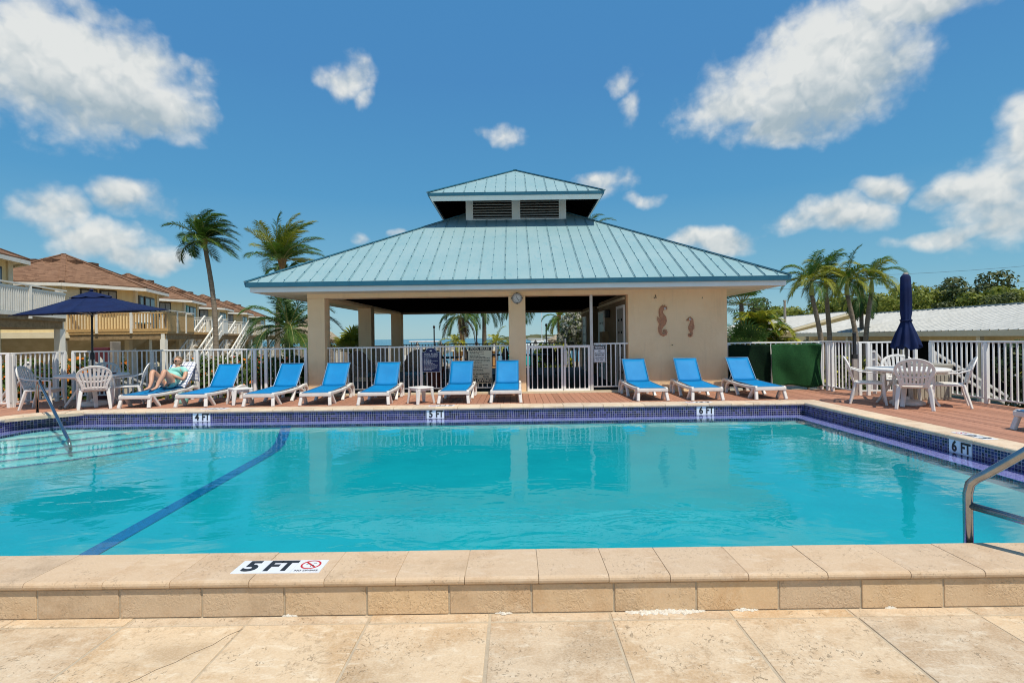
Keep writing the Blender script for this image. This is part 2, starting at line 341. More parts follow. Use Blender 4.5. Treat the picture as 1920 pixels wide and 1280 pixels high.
def water():
    m = bpy.data.materials.new('pool_water'); m.use_nodes = True; t = m.node_tree; t.nodes.clear(); MATS['pool_water'] = m
    p = pos(t)
    n1 = tnoise(t, vmath(t, 'MULTIPLY', p, (.8, 1.25, 1)), 1.9, 3, .5, .6).outputs[0]
    n2 = tnoise(t, vmath(t, 'MULTIPLY', p, (.55, 1.3, 1)), 6.5, 3, .55, .5).outputs[0]
    patch = smooth(t, tnoise(t, p, .45, 2).outputs[0], .35, .65)
    h = math_n(t, 'MULTIPLY_ADD', math_n(t, 'MULTIPLY', n2, patch), .30, n1)
    bp = N(t, 'ShaderNodeBump', ins={'Height': h, 'Strength': .085, 'Distance': .085})
    fr = N(t, 'ShaderNodeFresnel', ins={'IOR': 1.333, 'Normal': bp.outputs[0]})
    gl = N(t, 'ShaderNodeBsdfGlossy', ins={'Color': (1, 1, 1, 1), 'Roughness': .012, 'Normal': bp.outputs[0]})
    tr = N(t, 'ShaderNodeBsdfTransparent', ins={'Color': (.98, 1, 1, 1)})
    mx = N(t, 'ShaderNodeMixShader', ins={0: fr.outputs[0], 1: tr.outputs[0], 2: gl.outputs[0]})
    ab = N(t, 'ShaderNodeVolumeAbsorption', ins={'Color': (.0, .89, .935, 1), 'Density': 1.0})
    N(t, 'ShaderNodeOutputMaterial', ins={0: mx.outputs[0], 1: ab.outputs[0]})
water()
def sea():
    m, t, b, o = newmat('sea_water'); p = pos(t)
    n = tnoise(t, vmath(t, 'MULTIPLY', p, (.3, 1, 1)), .6, 6, .65).outputs[0]
    col = mixc(t, smooth(t, tnoise(t, vmath(t, 'MULTIPLY', p, (.2, 1, 1)), .012, 4).outputs[0], .35, .65), (.05, .15, .21), (.075, .20, .25))
    t.links.new(col, b.inputs['Base Color']); b.inputs['Roughness'].default_value = .22
    bump(t, b, n, .8, .25)
sea()

# ------------------------------------------------------------------ mesh helpers
class MB:
    def __init__(s): s.v = []; s.f = []; s.m = []
    def add(s, vs, fs, mi=0):
        o = len(s.v); s.v += [tuple(v) for v in vs]; s.f += [tuple(i + o for i in f) for f in fs]; s.m += [mi] * len(fs); return s
    def box(s, x0, x1, y0, y1, z0, z1, mi=0, M=None):
        vs = [Vector((x, y, z)) for z in (z0, z1) for y in (y0, y1) for x in (x0, x1)]
        if M is not None: vs = [M @ v for v in vs]
        return s.add(vs, [(0, 2, 3, 1), (4, 5, 7, 6), (0, 1, 5, 4), (2, 6, 7, 3), (0, 4, 6, 2), (1, 3, 7, 5)], mi)
    def beam(s, p, q, wd, ht, mi=0, up=(0, 0, 1)):
        p, q = Vector(p), Vector(q); d = q - p; L = d.length
        if L < 1e-6: return s
        d.normalize(); u = Vector(up)
        if abs(d.dot(u)) > .98: u = Vector((0, 1, 0))
        sd_ = d.cross(u).normalized(); u = sd_.cross(d)
        M = Matrix((sd_, d, u)).transposed().to_4x4(); M.translation = p
        return s.box(-wd / 2, wd / 2, 0, L, -ht / 2, ht / 2, mi, M)
    def quad(s, a, b, c, d, mi=0): return s.add([a, b, c, d], [(0, 1, 2, 3)], mi)
    def prism(s, poly, z0, z1, mi=0, M=None, cap=True):
        n = len(poly); vs = [Vector((p[0], p[1], z0)) for p in poly] + [Vector((p[0], p[1], z1)) for p in poly]
        if M is not None: vs = [M @ v for v in vs]
        fs = [(i, (i + 1) % n, n + (i + 1) % n, n + i) for i in range(n)]
        if cap: fs += [tuple(range(n - 1, -1, -1)), tuple(range(n, 2 * n))]
        return s.add(vs, fs, mi)
    def tube(s, pts, r, n=8, mi=0, caps=True, sx=1.0):
        pts = [Vector(p) for p in pts]; k = len(pts); rs = r if isinstance(r, (list, tuple)) else [r] * k
        t0 = (pts[1] - pts[0]).normalized()
        u = t0.orthogonal().normalized()
        vs, fs = [], []
        for i, p in enumerate(pts):
            t = ((pts[min(i + 1, k - 1)] - pts[max(i - 1, 0)])).normalized()
            u = (u - t * u.dot(t)).normalized(); v = t.cross(u)
            for j in range(n):
                a = 2 * math.pi * j / n; vs.append(p + (u * math.cos(a) * sx + v * math.sin(a)) * rs[i])
        for i in range(k - 1):
            for j in range(n):
                a, b = i * n + j, i * n + (j + 1) % n; fs.append((a, b, b + n, a + n))
        if caps: fs += [tuple(range(n - 1, -1, -1)), tuple(range((k - 1) * n, k * n))]
        return s.add(vs, fs, mi)
    def sweep(s, pts, side, a, b, mi=0):
        """rectangular section swept along pts: half-width a along side, half-thickness b across; a/b may be lists"""
        pts = [Vector(p) for p in pts]; k = len(pts); side = Vector(side).normalized(); vs, fs = [], []
        A = a if isinstance(a, (list, tuple)) else [a] * k; B = b if isinstance(b, (list, tuple)) else [b] * k
        for i, p in enumerate(pts):
            t = (pts[min(i + 1, k - 1)] - pts[max(i - 1, 0)]).normalized()
            sd_ = (side - t * side.dot(t)).normalized(); nn = t.cross(sd_)
            c = .35
            for (x, y) in ((-1, -1 + c), (-1 + c, -1), (1 - c, -1), (1, -1 + c), (1, 1 - c), (1 - c, 1), (-1 + c, 1), (-1, 1 - c)):
                vs.append(p + sd_ * A[i] * x + nn * B[i] * y)
        n = 8
        for i in range(k - 1):
            for j in range(n):
                q, r_ = i * n + j, i * n + (j + 1) % n; fs.append((q, r_, r_ + n, q + n))
        fs += [tuple(range(n - 1, -1, -1)), tuple(range((k - 1) * n, k * n))]
        return s.add(vs, fs, mi)
    def lathe(s, prof, n=24, mi=0, c=(0, 0, 0)):
        vs, fs = [], []; c = Vector(c)
        for r, z in prof:
            for j in range(n):
                a = 2 * math.pi * j / n; vs.append(c + Vector((r * math.cos(a), r * math.sin(a), z)))
        for i in range(len(prof) - 1):
            for j in range(n):
                q, r_ = i * n + j, i * n + (j + 1) % n; fs.append((q, r_, r_ + n, q + n))
        fs += [tuple(range(n - 1, -1, -1)), tuple(range((len(prof) - 1) * n, len(prof) * n))]
        return s.add(vs, fs, mi)
    def mesh(s, name, mats):
        me = bpy.data.meshes.new(name); me.from_pydata(s.v, [], s.f)
        for m in (mats if isinstance(mats, (list, tuple)) else [mats]): me.materials.append(MATS[m])
        if max(s.m, default=0): me.polygons.foreach_set('material_index', s.m)
        me.update(); return me
    def build(s, name, mats, parent=None, smooth=False, bevel=0.0, loc=None, fix=True):
        me = s.mesh(name, mats)
        if fix:
            bm = bmesh.new(); bm.from_mesh(me); bmesh.ops.recalc_face_normals(bm, faces=bm.faces); bm.to_mesh(me); bm.free()
        return obj(name, me, parent, smooth, bevel, loc)
def obj(name, me, parent=None, smooth=False, bevel=0.0, loc=None, rot=None):
    o = bpy.data.objects.new(name, me); C.objects.link(o)
    if parent is not None: o.parent = parent
    if loc is not None: o.location = loc
    if rot is not None: o.rotation_euler = rot
    if smooth and me is not None: me.polygons.foreach_set('use_smooth', [True] * len(me.polygons))
    if bevel:
        b = o.modifiers.new('bevel', 'BEVEL'); b.width = bevel; b.segments = 2; b.limit_method = 'ANGLE'
    return o
def tag(o, label, cat=None, group=None, kind=None):
    if label: o['label'] = label
    if cat: o['category'] = cat
    if group: o['group'] = group
    if kind: o['kind'] = kind
    return o
def thing(name, label, cat, loc=(0, 0, 0), rz=0, group=None):
    o = bpy.data.objects.new(name, None); C.objects.link(o); o.location = loc; o.rotation_euler = (0, 0, rz)
    o.empty_display_size = .1
    return tag(o, label, cat, group)
def struct(o): o['kind'] = 'structure'; return o
def dup(root, loc, rz, label, group=None):
    r = root.copy(); C.objects.link(r); r.location = loc; r.rotation_euler = (0, 0, rz); r['label'] = label
    if group: r['group'] = group
    for ch in list(root.children):
        c = ch.copy(); C.objects.link(c); c.parent = r
        for g in list(ch.children):
            d = g.copy(); C.objects.link(d); d.parent = c
    return r
_txt = {}
def text_mesh(s, size, align='CENTER', ext=.0015, space=1.0, bold=0.0, wx=1.0):
    cu = bpy.data.curves.new('t', 'FONT'); cu.body = s; cu.size = size; cu.align_x = align; cu.align_y = 'CENTER'
    cu.extrude = ext; cu.space_character = space; cu.offset = bold; cu.resolution_u = 3
    o = bpy.data.objects.new('t', cu); C.objects.link(o)
    bpy.context.view_layer.update()
    me = bpy.data.meshes.new_from_object(o.evaluated_get(bpy.context.evaluated_depsgraph_get()))
    bpy.data.objects.remove(o); bpy.data.curves.remove(cu)
    if wx != 1.0:
        for v in me.vertices: v.co.x *= wx
    return me
def text(s, size, mat, parent, loc, rot=(R(90), 0, 0), name='lettering', **kw):
    me = text_mesh(s, size, **kw); me.materials.clear(); me.materials.append(MATS[mat])
    return obj(name, me, parent, loc=loc, rot=rot)

# ================================================================== the setting
DECK = -0.15; NEAR = -0.19; WATER = -0.19; GROUND = -1.2
g = MB().prism([(-400, -200), (400, -200), (400, 600), (14, 600), (14, 52), (-12.5, 50), (-15, 150), (-60, 220), (-400, 220)], -4, GROUND)
struct(g.build('ground', 'ground_sand'))
struct(MB().quad((-6000, 30, -1.75), (6000, 30, -1.75), (6000, 15000, -1.75), (-6000, 15000, -1.75)).build('sea', 'sea_water'))

# ---- near terrace of travertine pavers
ter = struct(MB().box(-7, 7, -2.5, 2.72, -.5, NEAR - .0035).build('terrace', 'grout'))
rowy = [(2.603, 2.676), (1.985, 2.591), (1.37, 1.973), (.755, 1.358), (.14, .743), (-.475, .128)]
for ri, (y0, y1) in enumerate(rowy):
    lim = 9 if ri < 3 else 6
    for k in range(-lim, lim):
        x0 = .466 + .6025 * k + random.uniform(-.003, .003); x1 = x0 + .590
        cx, cy = (x0 + x1) / 2, (y0 + y1) / 2
        o = MB().box(x0 - cx, x1 - cx, y0 - cy, y1 - cy, -.03, 0).build('paver', 'paver_stone', ter, bevel=.004)
        o.location = (cx, cy, NEAR + random.uniform(-.0015, .002)); o.rotation_euler = (random.uniform(-.002, .002), random.uniform(-.0015, .0015), 0)
cm = MB(); cp = [(-1.63, 2.14), (-1.585, 2.19), (-1.55, 2.25), (-1.50, 2.30), (-1.47, 2.36), (-1.41, 2.43), (-1.385, 2.50), (-1.34, 2.56)]
for a, b in zip(cp[:-1], cp[1:]): cm.beam((*a, NEAR + .0022), (*b, NEAR + .0022), .002, .001)
cm.build('crack', 'bark', ter)
# white mineral crust along the foot of the pool wall
def crust(x0, x1, dep, name_label):
    m = MB(); n = max(12, int((x1 - x0) / .005))
    rows = 9; vs = []
    for i in range(n + 1):
        for j in range(rows):
            x = x0 + (x1 - x0) * i / n; e = math.sin(math.pi * i / n) ** .5
            ww = dep * e * max(.08, .6 + .8 * mnoise.noise((x * 22, 3.1, 0)) + .5 * mnoise.noise((x * 80, 7.1, 0)))
            y = 2.676 - max(.004, ww) * j / (rows - 1)
            z = NEAR + .0005 + (.012 * e * (1 - (j / (rows - 1)) ** 2) * (.25 + 1.3 * abs(mnoise.noise((x * 70, y * 90, 1.7))) + .5 * abs(mnoise.noise((x * 190, y * 200, 4.7)))))
            vs.append((x, y, z))
    fs = [(i * rows + j, i * rows + j + 1, (i + 1) * rows + j + 1, (i + 1) * rows + j) for i in range(n) for j in range(rows - 1)]
    m.add(vs, fs); o = m.build('mineral_crust', 'mineral_crust', smooth=True)
    return tag(o, name_label, 'mineral crust', 'white mineral deposits at the foot of the pool wall')
crust(.54, .95, .055, 'widest white mineral crust on the pavers, right of centre')
crust(1.09, 1.22, .022, 'short white crust patch right of the widest one')
crust(-.12, -.03, .016, 'small white crust patch near the middle of the pool wall')
crust(-1.2, -1.12, .012, 'small white crust patch left under the depth marker')
crust(1.86, 1.92, .012, 'rightmost small white crust patch at the wall foot')

# ---- raised pool wall facing the camera: stone blocks with joints
pw = struct(MB().box(-8.6, 5.6, 2.683, 3.02, -.6, -.045).build('pool_wall', 'grout'))
k0 = .068
for k in range(-19, 13):
    x0 = k0 + .419 * k + .005; x1 = x0 + .409
    o = MB().box(-.2045, .2045, 0, .03, -.073, .073).build('stone_block', 'riser_stone', pw, bevel=.004)
    o.location = ((x0 + x1) / 2, 2.678 + random.uniform(-.0015, .0015), -.117)
# ---- coping
def nose_profile(d, th, rn, rb):
    """profile across a coping stone: x from 0 (nose) to d, z from -th to 0"""
    p = []
    for i in range(7):
        a = math.pi * (1.5 - i / 6.0); p.append((rn + rn * math.cos(a), -th / 2 + (th / 2) * math.sin(a)))
    p += [(d - rb, 0), (d - rb * .3, -rb * .3), (d, -rb), (d, -th)]
    return p
def coping_stone(mat, length, d=.385, parent=None, th=.052):
    pr = nose_profile(d, th, th * .42, .006); m = MB(); n = len(pr); e = .0015
    vs = []
    for x, sh in ((-length / 2, e), (-length / 2 + e, 0), (length / 2 - e, 0), (length / 2, e)):
        for (a, z) in pr:
            ca, cz = d / 2, -th / 2
            f = 1 - (sh / (th / 2)); vs.append((x, ca + (a - ca) * (1 - sh / ca), cz + (z - cz) * f))
    fs = []
    for i in range(3):
        for j in range(n): fs.append((i * n + j, i * n + (j + 1) % n, (i + 1) * n + (j + 1) % n, (i + 1) * n + j))
    fs += [tuple(range(n - 1, -1, -1)), tuple(range(3 * n, 4 * n))]
    m.add(vs, fs); o = m.build('coping_stone', mat, parent)
    for p in o.data.polygons: p.use_smooth = False
    return o
cop = struct(MB().box(-8.6, 5.5, 2.70, 3.0, -.044, -.004).build('pool_coping', 'grout'))
xs = [-2.9 + 0, -2.5, -2.1, -1.76, -1.36, -.98, -.62, -.27, .105, .46, .77, 1.165, 1.565, 1.985, 2.36, 2.75, 3.15, 3.5, 3.9, 4.3, 4.7, 5.1, 5.5]
x = -2.9
while x > -8.5: x -= random.uniform(.34, .42); xs.insert(0, x)
for a, b in zip(xs[:-1], xs[1:]):
    o = coping_stone('coping_stone', b - a - .0025, .358, cop, .040)
    o.location = ((a + b) / 2, 2.657, random.uniform(-.001, .0015)); o.rotation_euler = (random.uniform(-.002, .002), random.uniform(-.001, .001), 0)
fc = struct(MB().box(-7.6, 5.4, 9.32, 9.64, -.06, -.012).build('far_coping', 'grout'))
x = -7.62
while x < 5.05:
    L = min(random.uniform(.34, .40), 5.46 - x)
    if 5.46 - x - L < .15: L = 5.46 - x
    o = coping_stone('far_coping_stone', L - .005, .38, fc); o.location = (x + L / 2, 9.28, random.uniform(-.001, .001)); x += L
rc = struct(MB().box(5.12, 5.44, 3.02, 9.26, -.06, -.012).build('side_coping', 'grout'))
y = 3.01
while y < 9.2:
    L = min(random.uniform(.36, .44), 9.277 - y)
    if 9.277 - y - L < .15: L = 9.277 - y
    o = coping_stone('far_coping_stone', L - .005, .38, rc); o.location = (5.08, y + L / 2, random.uniform(-.001, .001)); o.rotation_euler = (0, 0, -R(90))
    y += L
lc = struct(MB().prism([(-7.62, 9.30), (-7.62, 9.63), (-8.72, 8.55), (-8.40, 8.55)], -.06, -.012).build('corner_coping', 'grout'))
def arc_pt(t, off):                      # the rounded far left corner, as a swept arc of stones
    c = Vector((-7.62, 8.62)); rr = .72 + off; a = R(90) + R(90) * t
    return c + Vector((math.cos(a), math.sin(a) * .92)) * rr
for i in range(4):
    t0, t1 = i / 4 + .006, (i + 1) / 4 - .006; m = MB(); pr = nose_profile(.38, .052, .022, .006); vs = []; n = len(pr); q = 4
    for k in range(q + 1):
        t = t0 + (t1 - t0) * k / q
        for (a, z) in pr: p = arc_pt(t, a - .0); vs.append((p.x, p.y, z))
    fs = [(k * n + j, k * n + (j + 1) % n, (k + 1) * n + (j + 1) % n, (k + 1) * n + j) for k in range(q) for j in range(n)]
    fs += [tuple(range(n - 1, -1, -1)), tuple(range(q * n, (q + 1) * n))]
    m.add(vs, fs).build('coping_stone', 'far_coping_stone', lc)
y = 8.62
while y > 3.2:
    L = random.uniform(.36, .42); o = coping_stone('far_coping_stone', L - .005, .38, lc); o.location = (-8.34, y - L / 2, 0); o.rotation_euler = (0, 0, R(90)); y -= L

# ---- pool basin
arcw = [arc_pt(i / 8, .03) for i in range(9)]
P = [(5.1, 3.03), (5.1, 9.31), (-7.62, 9.31)] + [(p.x, p.y) for p in arcw[1:]] + [(-8.37, 3.03)]
arcl = [arc_pt(i / 8, -.27) for i in range(9)]
Lp = [(4.8, 3.33), (4.8, 9.01), (-7.62, 9.01)] + [(p.x, p.y) for p in arcl[1:]] + [(-8.07, 3.33)]
def fz(x, y): return -.56 - (9.01 - y) * .041
LED = -.222
basin = MB()
n = len(Lp)
ctr = Vector((-1.6, 6.2)); rings = []
for fr_, dz in ((0.0, 0.0), (.04, .12), (.12, .45), (.26, .8), (.45, .95), (.75, 1.0)):
    ring = []
    for a, b in Lp:
        v = Vector((a, b)); dirx = Vector((max(-1, min(1, (ctr.x - a))), max(-1, min(1, (ctr.y - b))))); q = v + dirx * fr_
        z = (LED - .06) * (1 - dz) + fz(q.x, q.y) * dz; ring.append((q.x, q.y, z))
    rings.append(ring)
basin.add([p for r_ in rings for p in r_], [(k * n + i, k * n + (i + 1) % n, (k + 1) * n + (i + 1) % n, (k + 1) * n + i) for k in range(5) for i in range(n)] + [tuple(range(5 * n, 6 * n))])
bs = struct(basin.build('pool_basin', 'pool_plaster', smooth=True, fix=False))
for i in range(n):
    a, b = P[i], P[(i + 1) % n]; c, d = Lp[i], Lp[(i + 1) % n]
    mt = 'mosaic_y' if abs(a[0] - b[0]) < abs(a[1] - b[1]) else 'mosaic_x'
    MB().quad((*a, -.03), (*b, -.03), (*b, LED), (*a, LED)).build('tile_band', mt, bs, fix=False)
    MB().quad((*a, LED), (*b, LED), (*d, LED), (*c, LED)).build('tiled_ledge', 'mosaic_ledge', bs, fix=False)
    MB().quad((*c, LED), (*d, LED), (*d, LED - .06), (*c, LED - .06)).build('ledge_edge', mt, bs, fix=False)
lx = -3.93; m = MB(); pts = [(9.004, LED - .02), (9.004, LED - .055)] + [(9.01 - fr_, (LED - .06) * (1 - dz) + fz(0, 9.01 - fr_) * dz + .008) for fr_, dz in ((.0, .0), (.04, .12), (.12, .45), (.26, .8), (.45, .95), (.75, 1.0))] + [(yy, fz(0, yy) + .008) for yy in (7, 5, 4.2)]
for (ya, za), (yb, zb) in zip(pts[:-1], pts[1:]): m.quad((lx - .09, ya, za), (lx + .09, ya, za), (lx + .09, yb, zb), (lx - .09, yb, zb))
m.build('floor_line', 'mosaic_line', bs, fix=False)
cx, cy = -8.07, 9.01
for k, (d, z) in enumerate([(1.0, -.265), (1.55, -.31), (1.95, -.355), (2.35, -.40), (2.75, -.45)]):
    q = []
    for i in range(13):
        t = i / 12; bow = .10 * math.sin(math.pi * t) * d
        q.append((cx + d * (1 - t) + bow * .7, cy - d * t - bow * .7))
    poly = q + [(cx, cy)]
    MB().prism(poly, -.75, z).build('corner_step', 'step_plaster', bs)
    m = MB()
    for a, b in zip(q[:-1], q[1:]): m.beam((*a, z - .004), (*b, z - .004), .014, .010)
    m.build('step_edge', 'mosaic_line', bs)
struct(MB().box(-8.42, 5.14, 2.99, 9.36, -1.0, WATER).build('pool_water', 'pool_water'))

# ---- timber deck: every board an object
dk = struct(MB().box(-13, 8.9, 9.67, 12.9, -.6, DECK - .03).build('pool_deck', 'deck_joist'))
def boards(x0, x1, y0, y1, parent):
    wd = .139; L = y1 - y0
    me = MB().box(-wd / 2 + .003, wd / 2 - .003, -L / 2, L / 2, -.025, 0).mesh('deck_board', 'deck_board')
    x = x0 + wd / 2
    while x < x1:
        o = obj('deck_board', me, parent, bevel=.003); o.location = (x, (y0 + y1) / 2 + random.uniform(-.004, .004), DECK + random.uniform(-.0015, .0015)); x += wd
boards(-8.73, 5.46, 9.68, 12.80, dk)
sdk = struct(MB().box(5.48, 8.95, 2.6, 9.66, -.6, DECK - .03).build('side_deck', 'deck_joist'))
boards(5.49, 8.9, 2.7, 12.88, sdk)
ldk = struct(MB().box(-13, -8.75, 4.0, 9.66, -.6, DECK - .03).build('left_deck', 'deck_joist'))
boards(-12.95, -8.74, 4.2, 12.80, ldk)
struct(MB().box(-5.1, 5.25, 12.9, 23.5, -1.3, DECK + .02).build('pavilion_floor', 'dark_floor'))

# ================================================================== the pavilion
pav = thing('pavilion', 'beige stucco open pavilion with pale teal metal roof and louvred cupola', 'pavilion', (.09, 17.39, DECK))
OX, OY, OZ = pav.location
def loc_(p): return (p[0] - OX, p[1] - OY, p[2] - OZ)
def wbox(name, mat, x0, x1, y0, y1, z0, z1, parent=pav, bevel=.0):
    return MB().box(x0 - OX, x1 - OX, y0 - OY, y1 - OY, z0 - OZ, z1 - OZ).build(name, mat, parent, bevel=bevel)
BB = 2.227
for (x0, x1, y0, y1, mt) in [(-5.04, -4.62, 12.83, 13.2, 'stucco'), (-.14, .27, 12.83, 13.2, 'stucco'), (-5.04, -4.62, 17.0, 17.4, 'stucco'), (-5.04, -4.62, 21.5, 21.9, 'stucco')]:
    wbox('column', mt, x0, x1, y0, y1, DECK, BB, bevel=.012)
wbox('beam', 'stucco', -5.04, 2.77, 12.83, 13.2, BB + .002, 2.5)
wbox('beam', 'stucco', -5.04, -4.62, 13.2, 21.5, BB + .002, 2.5)
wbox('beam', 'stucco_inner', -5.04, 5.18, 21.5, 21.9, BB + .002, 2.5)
wbox('wall', 'stucco', 2.77, 5.18, 12.83, 13.1, DECK, 2.5, bevel=.01)
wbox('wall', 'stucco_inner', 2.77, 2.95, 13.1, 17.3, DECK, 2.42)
wbox('wall', 'stucco', 5.0, 5.18, 13.1, 21.9, DECK, 2.5)
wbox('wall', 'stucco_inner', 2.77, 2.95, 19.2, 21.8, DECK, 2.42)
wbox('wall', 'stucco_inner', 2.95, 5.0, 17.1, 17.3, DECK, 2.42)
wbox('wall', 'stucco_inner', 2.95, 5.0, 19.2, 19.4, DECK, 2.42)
wbox('moulding', 'cream_trim', 2.72, 2.77, 13.2, 17.3, 2.13, 2.19); wbox('moulding', 'cream_trim', 2.72, 2.77, 19.2, 21.8, 2.13, 2.19)
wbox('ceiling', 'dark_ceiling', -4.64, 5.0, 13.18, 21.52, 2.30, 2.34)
wbox('sill', 'cream_trim', -4.62, 2.77, 12.80, 12.99, DECK, DECK + .045)
wbox('sill', 'cream_trim', 2.77, 5.2, 12.795, 12.829, DECK, DECK + .03)
wbox('gate_post', 'grey_paint', 1.845, 1.91, 12.86, 12.92, DECK + .04, BB)
for (y0, y1, z1, mt, nm) in [(13.25, 14.1, 1.93, 'door_grey', 'door'), (16.2, 17.15, 1.93, 'door_pale', 'door'), (20.3, 21.1, 1.93, 'door_pale', 'door')]:
    d = wbox(nm, mt, 2.745, 2.769, y0, y1, DECK + .05, z1)
    for (a, b, c, e) in ((y0 - .07, y0, DECK + .05, z1 + .07), (y1, y1 + .07, DECK + .05, z1 + .07), (y0, y1, z1, z1 + .07)):
        wbox('door_frame', 'white_paint', 2.73, 2.768, a, b, c, e, d)
    for zz in (.25, .62, .95, 1.28, 1.6):
        for yy in (.3, .7): wbox('vent_hole', 'black_void', 2.738, 2.746, y0 + (y1 - y0) * yy - .05, y0 + (y1 - y0) * yy + .05, zz, zz + .06, d)
sc_ = wbox('wall_lamp', 'black_paint', 2.62, 2.769, 15.2, 15.38, 1.75, 1.98, bevel=.03)
wbox('notice_box', 'wood_brown', 2.58, 2.769, 15.55, 16.0, .75, 1.35)
# bullet-like bolts and stains on the beam
for (x, z) in [(-2.2, 2.36), (-.62, 2.38), (3.42, 2.13), (4.58, 2.12), (3.83, .98)]:
    MB().tube([(x - OX, 12.829 - OY, z - OZ), (x - OX, 12.80 - OY, z - OZ)], .012, 6).build('bolt', 'black_paint', pav)
MB().tube([(3.44 - OX, 12.82 - OY, 2.2 - OZ), (3.45 - OX, 12.80 - OY, 2.12 - OZ)], .008, 6).build('hook', 'black_paint', pav)

# ---- roofs
def roof(parent, x0, x1, y0, y1, z0, slope, pw_, name_panel='roof_panel', lift=0.0):
    W, D = x1 - x0, y1 - y0; tm = min(W, D) / 2
    sides = [(Vector((x0, y0, z0)), Vector((1, 0, 0)), Vector((0, 1, 0)), W), (Vector((x1, y0, z0)), Vector((0, 1, 0)), Vector((-1, 0, 0)), D),
             (Vector((x1, y1, z0)), Vector((-1, 0, 0)), Vector((0, -1, 0)), W), (Vector((x0, y1, z0)), Vector((0, -1, 0)), Vector((1, 0, 0)), D)]
    for si, (A, e, nn, L) in enumerate(sides):
        nrm = (e.cross(nn + Vector((0, 0, slope)))).normalized()
        def Q(s, t, h=0.0): return loc_(A + e * s + nn * t + Vector((0, 0, slope * t)) + nrm * h)
        hh = lambda s: max(0.0, min(s, L - s, tm))
        cnt = int(math.ceil(L / pw_)); off = (L - cnt * pw_) / 2
        for i in range(cnt):
            s0, s1 = max(0, off + i * pw_) + .0015, min(L, off + (i + 1) * pw_) - .0015
            br = [s for s in (tm, L - tm, L / 2) if s0 < s < s1]
            top = [s1] + sorted(br, reverse=True) + [s0]
            pl = [(s0, 0.0), (s1, 0.0)] + [(s, hh(s)) for s in top if hh(s) > .004]
            if len(pl) < 3: continue
            m = MB(); k = len(pl); dz = random.uniform(0, .002)
            m.add([Q(s, t, dz) for s, t in pl] + [Q(s, t, dz - .012) for s, t in pl], [tuple(range(k)), tuple(range(2 * k - 1, k - 1, -1))] + [(j, k + j, k + (j + 1) % k, (j + 1) % k) for j in range(k)])
            m.build(name_panel, 'roof_metal', parent)
        for i in range(1, cnt):
            s = off + i * pw_; h = hh(s) - .03
            if h < .1: continue
            m = MB(); dbl = i % 2 == 0
            for ds in ((-.016, .016) if dbl else (0,)):
                a, b, c, d = Q(s + ds - .005, 0, .002), Q(s + ds + .005, 0, .002), Q(s + ds + .005, h, .002), Q(s + ds - .005, h, .002)
                a2, b2, c2, d2 = Q(s + ds - .003, 0, .018), Q(s + ds + .003, 0, .018), Q(s + ds + .003, h, .018), Q(s + ds - .003, h, .018)
                m.add([a, b, c, d, a2, b2, c2, d2], [(4, 5, 6, 7), (0, 1, 5, 4), (1, 2, 6, 5), (2, 3, 7, 6), (3, 0, 4, 7)])
            t = .06
            while t < h:
                a = [Q(s + x_, t + y_, z_) for z_ in (.015, .03) for x_, y_ in ((-.010, -.010), (.010, -.010), (.010, .010), (-.010, .010))]
                m.add(a, [(4, 5, 6, 7), (0, 1, 5, 4), (1, 2, 6, 5), (2, 3, 7, 6), (3, 0, 4, 7)], 1); t += .42
            m.build('standing_seam', ['roof_seam', 'roof_trim'], parent)
    # hip caps
    for (cx_, cy_, dx, dy) in ((x0, y0, 1, 1), (x1, y0, -1, 1), (x1, y1, -1, -1), (x0, y1, 1, -1)):
        a = loc_((cx_, cy_, z0 + .02)); b = loc_((cx_ + dx * tm, cy_ + dy * tm, z0 + slope * tm + .02))
        m = MB(); m.beam(a, b, .10, .03); m.build('hip_cap', 'roof_metal', parent)
        m = MB(); M_ = Vector((-dy, dx, 0)).normalized() * .055
        for sg in (-1, 1):
            v = M_ * sg; m.beam(Vector(a) + v + Vector((0, 0, .004)), Vector(b) + v + Vector((0, 0, .004)), .010, .022)
        m.build('hip_flashing', 'roof_trim', parent)
def fascia_ring(parent, x0, x1, y0, y1, z0, z1, th, mat, name, flare=0.0):
    f = flare
    for (a, b, nx, ny) in (((x0, y0), (x1, y0), 0, -1), ((x1, y0), (x1, y1), 1, 0), ((x1, y1), (x0, y1), 0, 1), ((x0, y1), (x0, y0), -1, 0)):
        m = MB(); i = Vector((-nx, -ny, 0)) * th; d = Vector((b[0] - a[0], b[1] - a[1], 0)).normalized()
        A0 = Vector((*a, z0)) - Vector((nx, ny, 0)) * f + d * f; B0 = Vector((*b, z0)) - Vector((nx, ny, 0)) * f - d * f
        A1, B1 = Vector((*a, z1)), Vector((*b, z1))
        vs = [A0, B0, B1, A1, A0 + i + d * th, B0 + i - d * th, B1 + i - d * th, A1 + i + d * th]
        m.add([loc_(v) for v in vs], [(0, 1, 2, 3), (4, 7, 6, 5), (3, 2, 6, 7), (0, 4, 5, 1), (0, 3, 7, 4), (1, 5, 6, 2)])
        m.build(name, mat, parent)
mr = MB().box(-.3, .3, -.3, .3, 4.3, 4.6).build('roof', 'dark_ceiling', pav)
roof(mr, -6.06, 6.24, 11.85, 22.93, 2.527, .555, .293)
fascia_ring(mr, -6.07, 6.25, 11.84, 22.94, 2.425, 2.523, .05, 'roof_trim', 'drip_edge', .02)
fascia_ring(mr, -5.98, 6.16, 11.93, 22.85, 2.312, 2.424, .03, 'white_paint', 'fascia', .0)
for (a, b, c, d) in ((-5.95, 6.13, 11.96, 12.829), (-5.95, 6.13, 21.901, 22.82), (-5.95, -5.041, 12.829, 21.9), (5.181, 6.13, 12.829, 21.9)):
    wbox('soffit', 'cream_trim', a, b, c, d, 2.335, 2.36, mr)
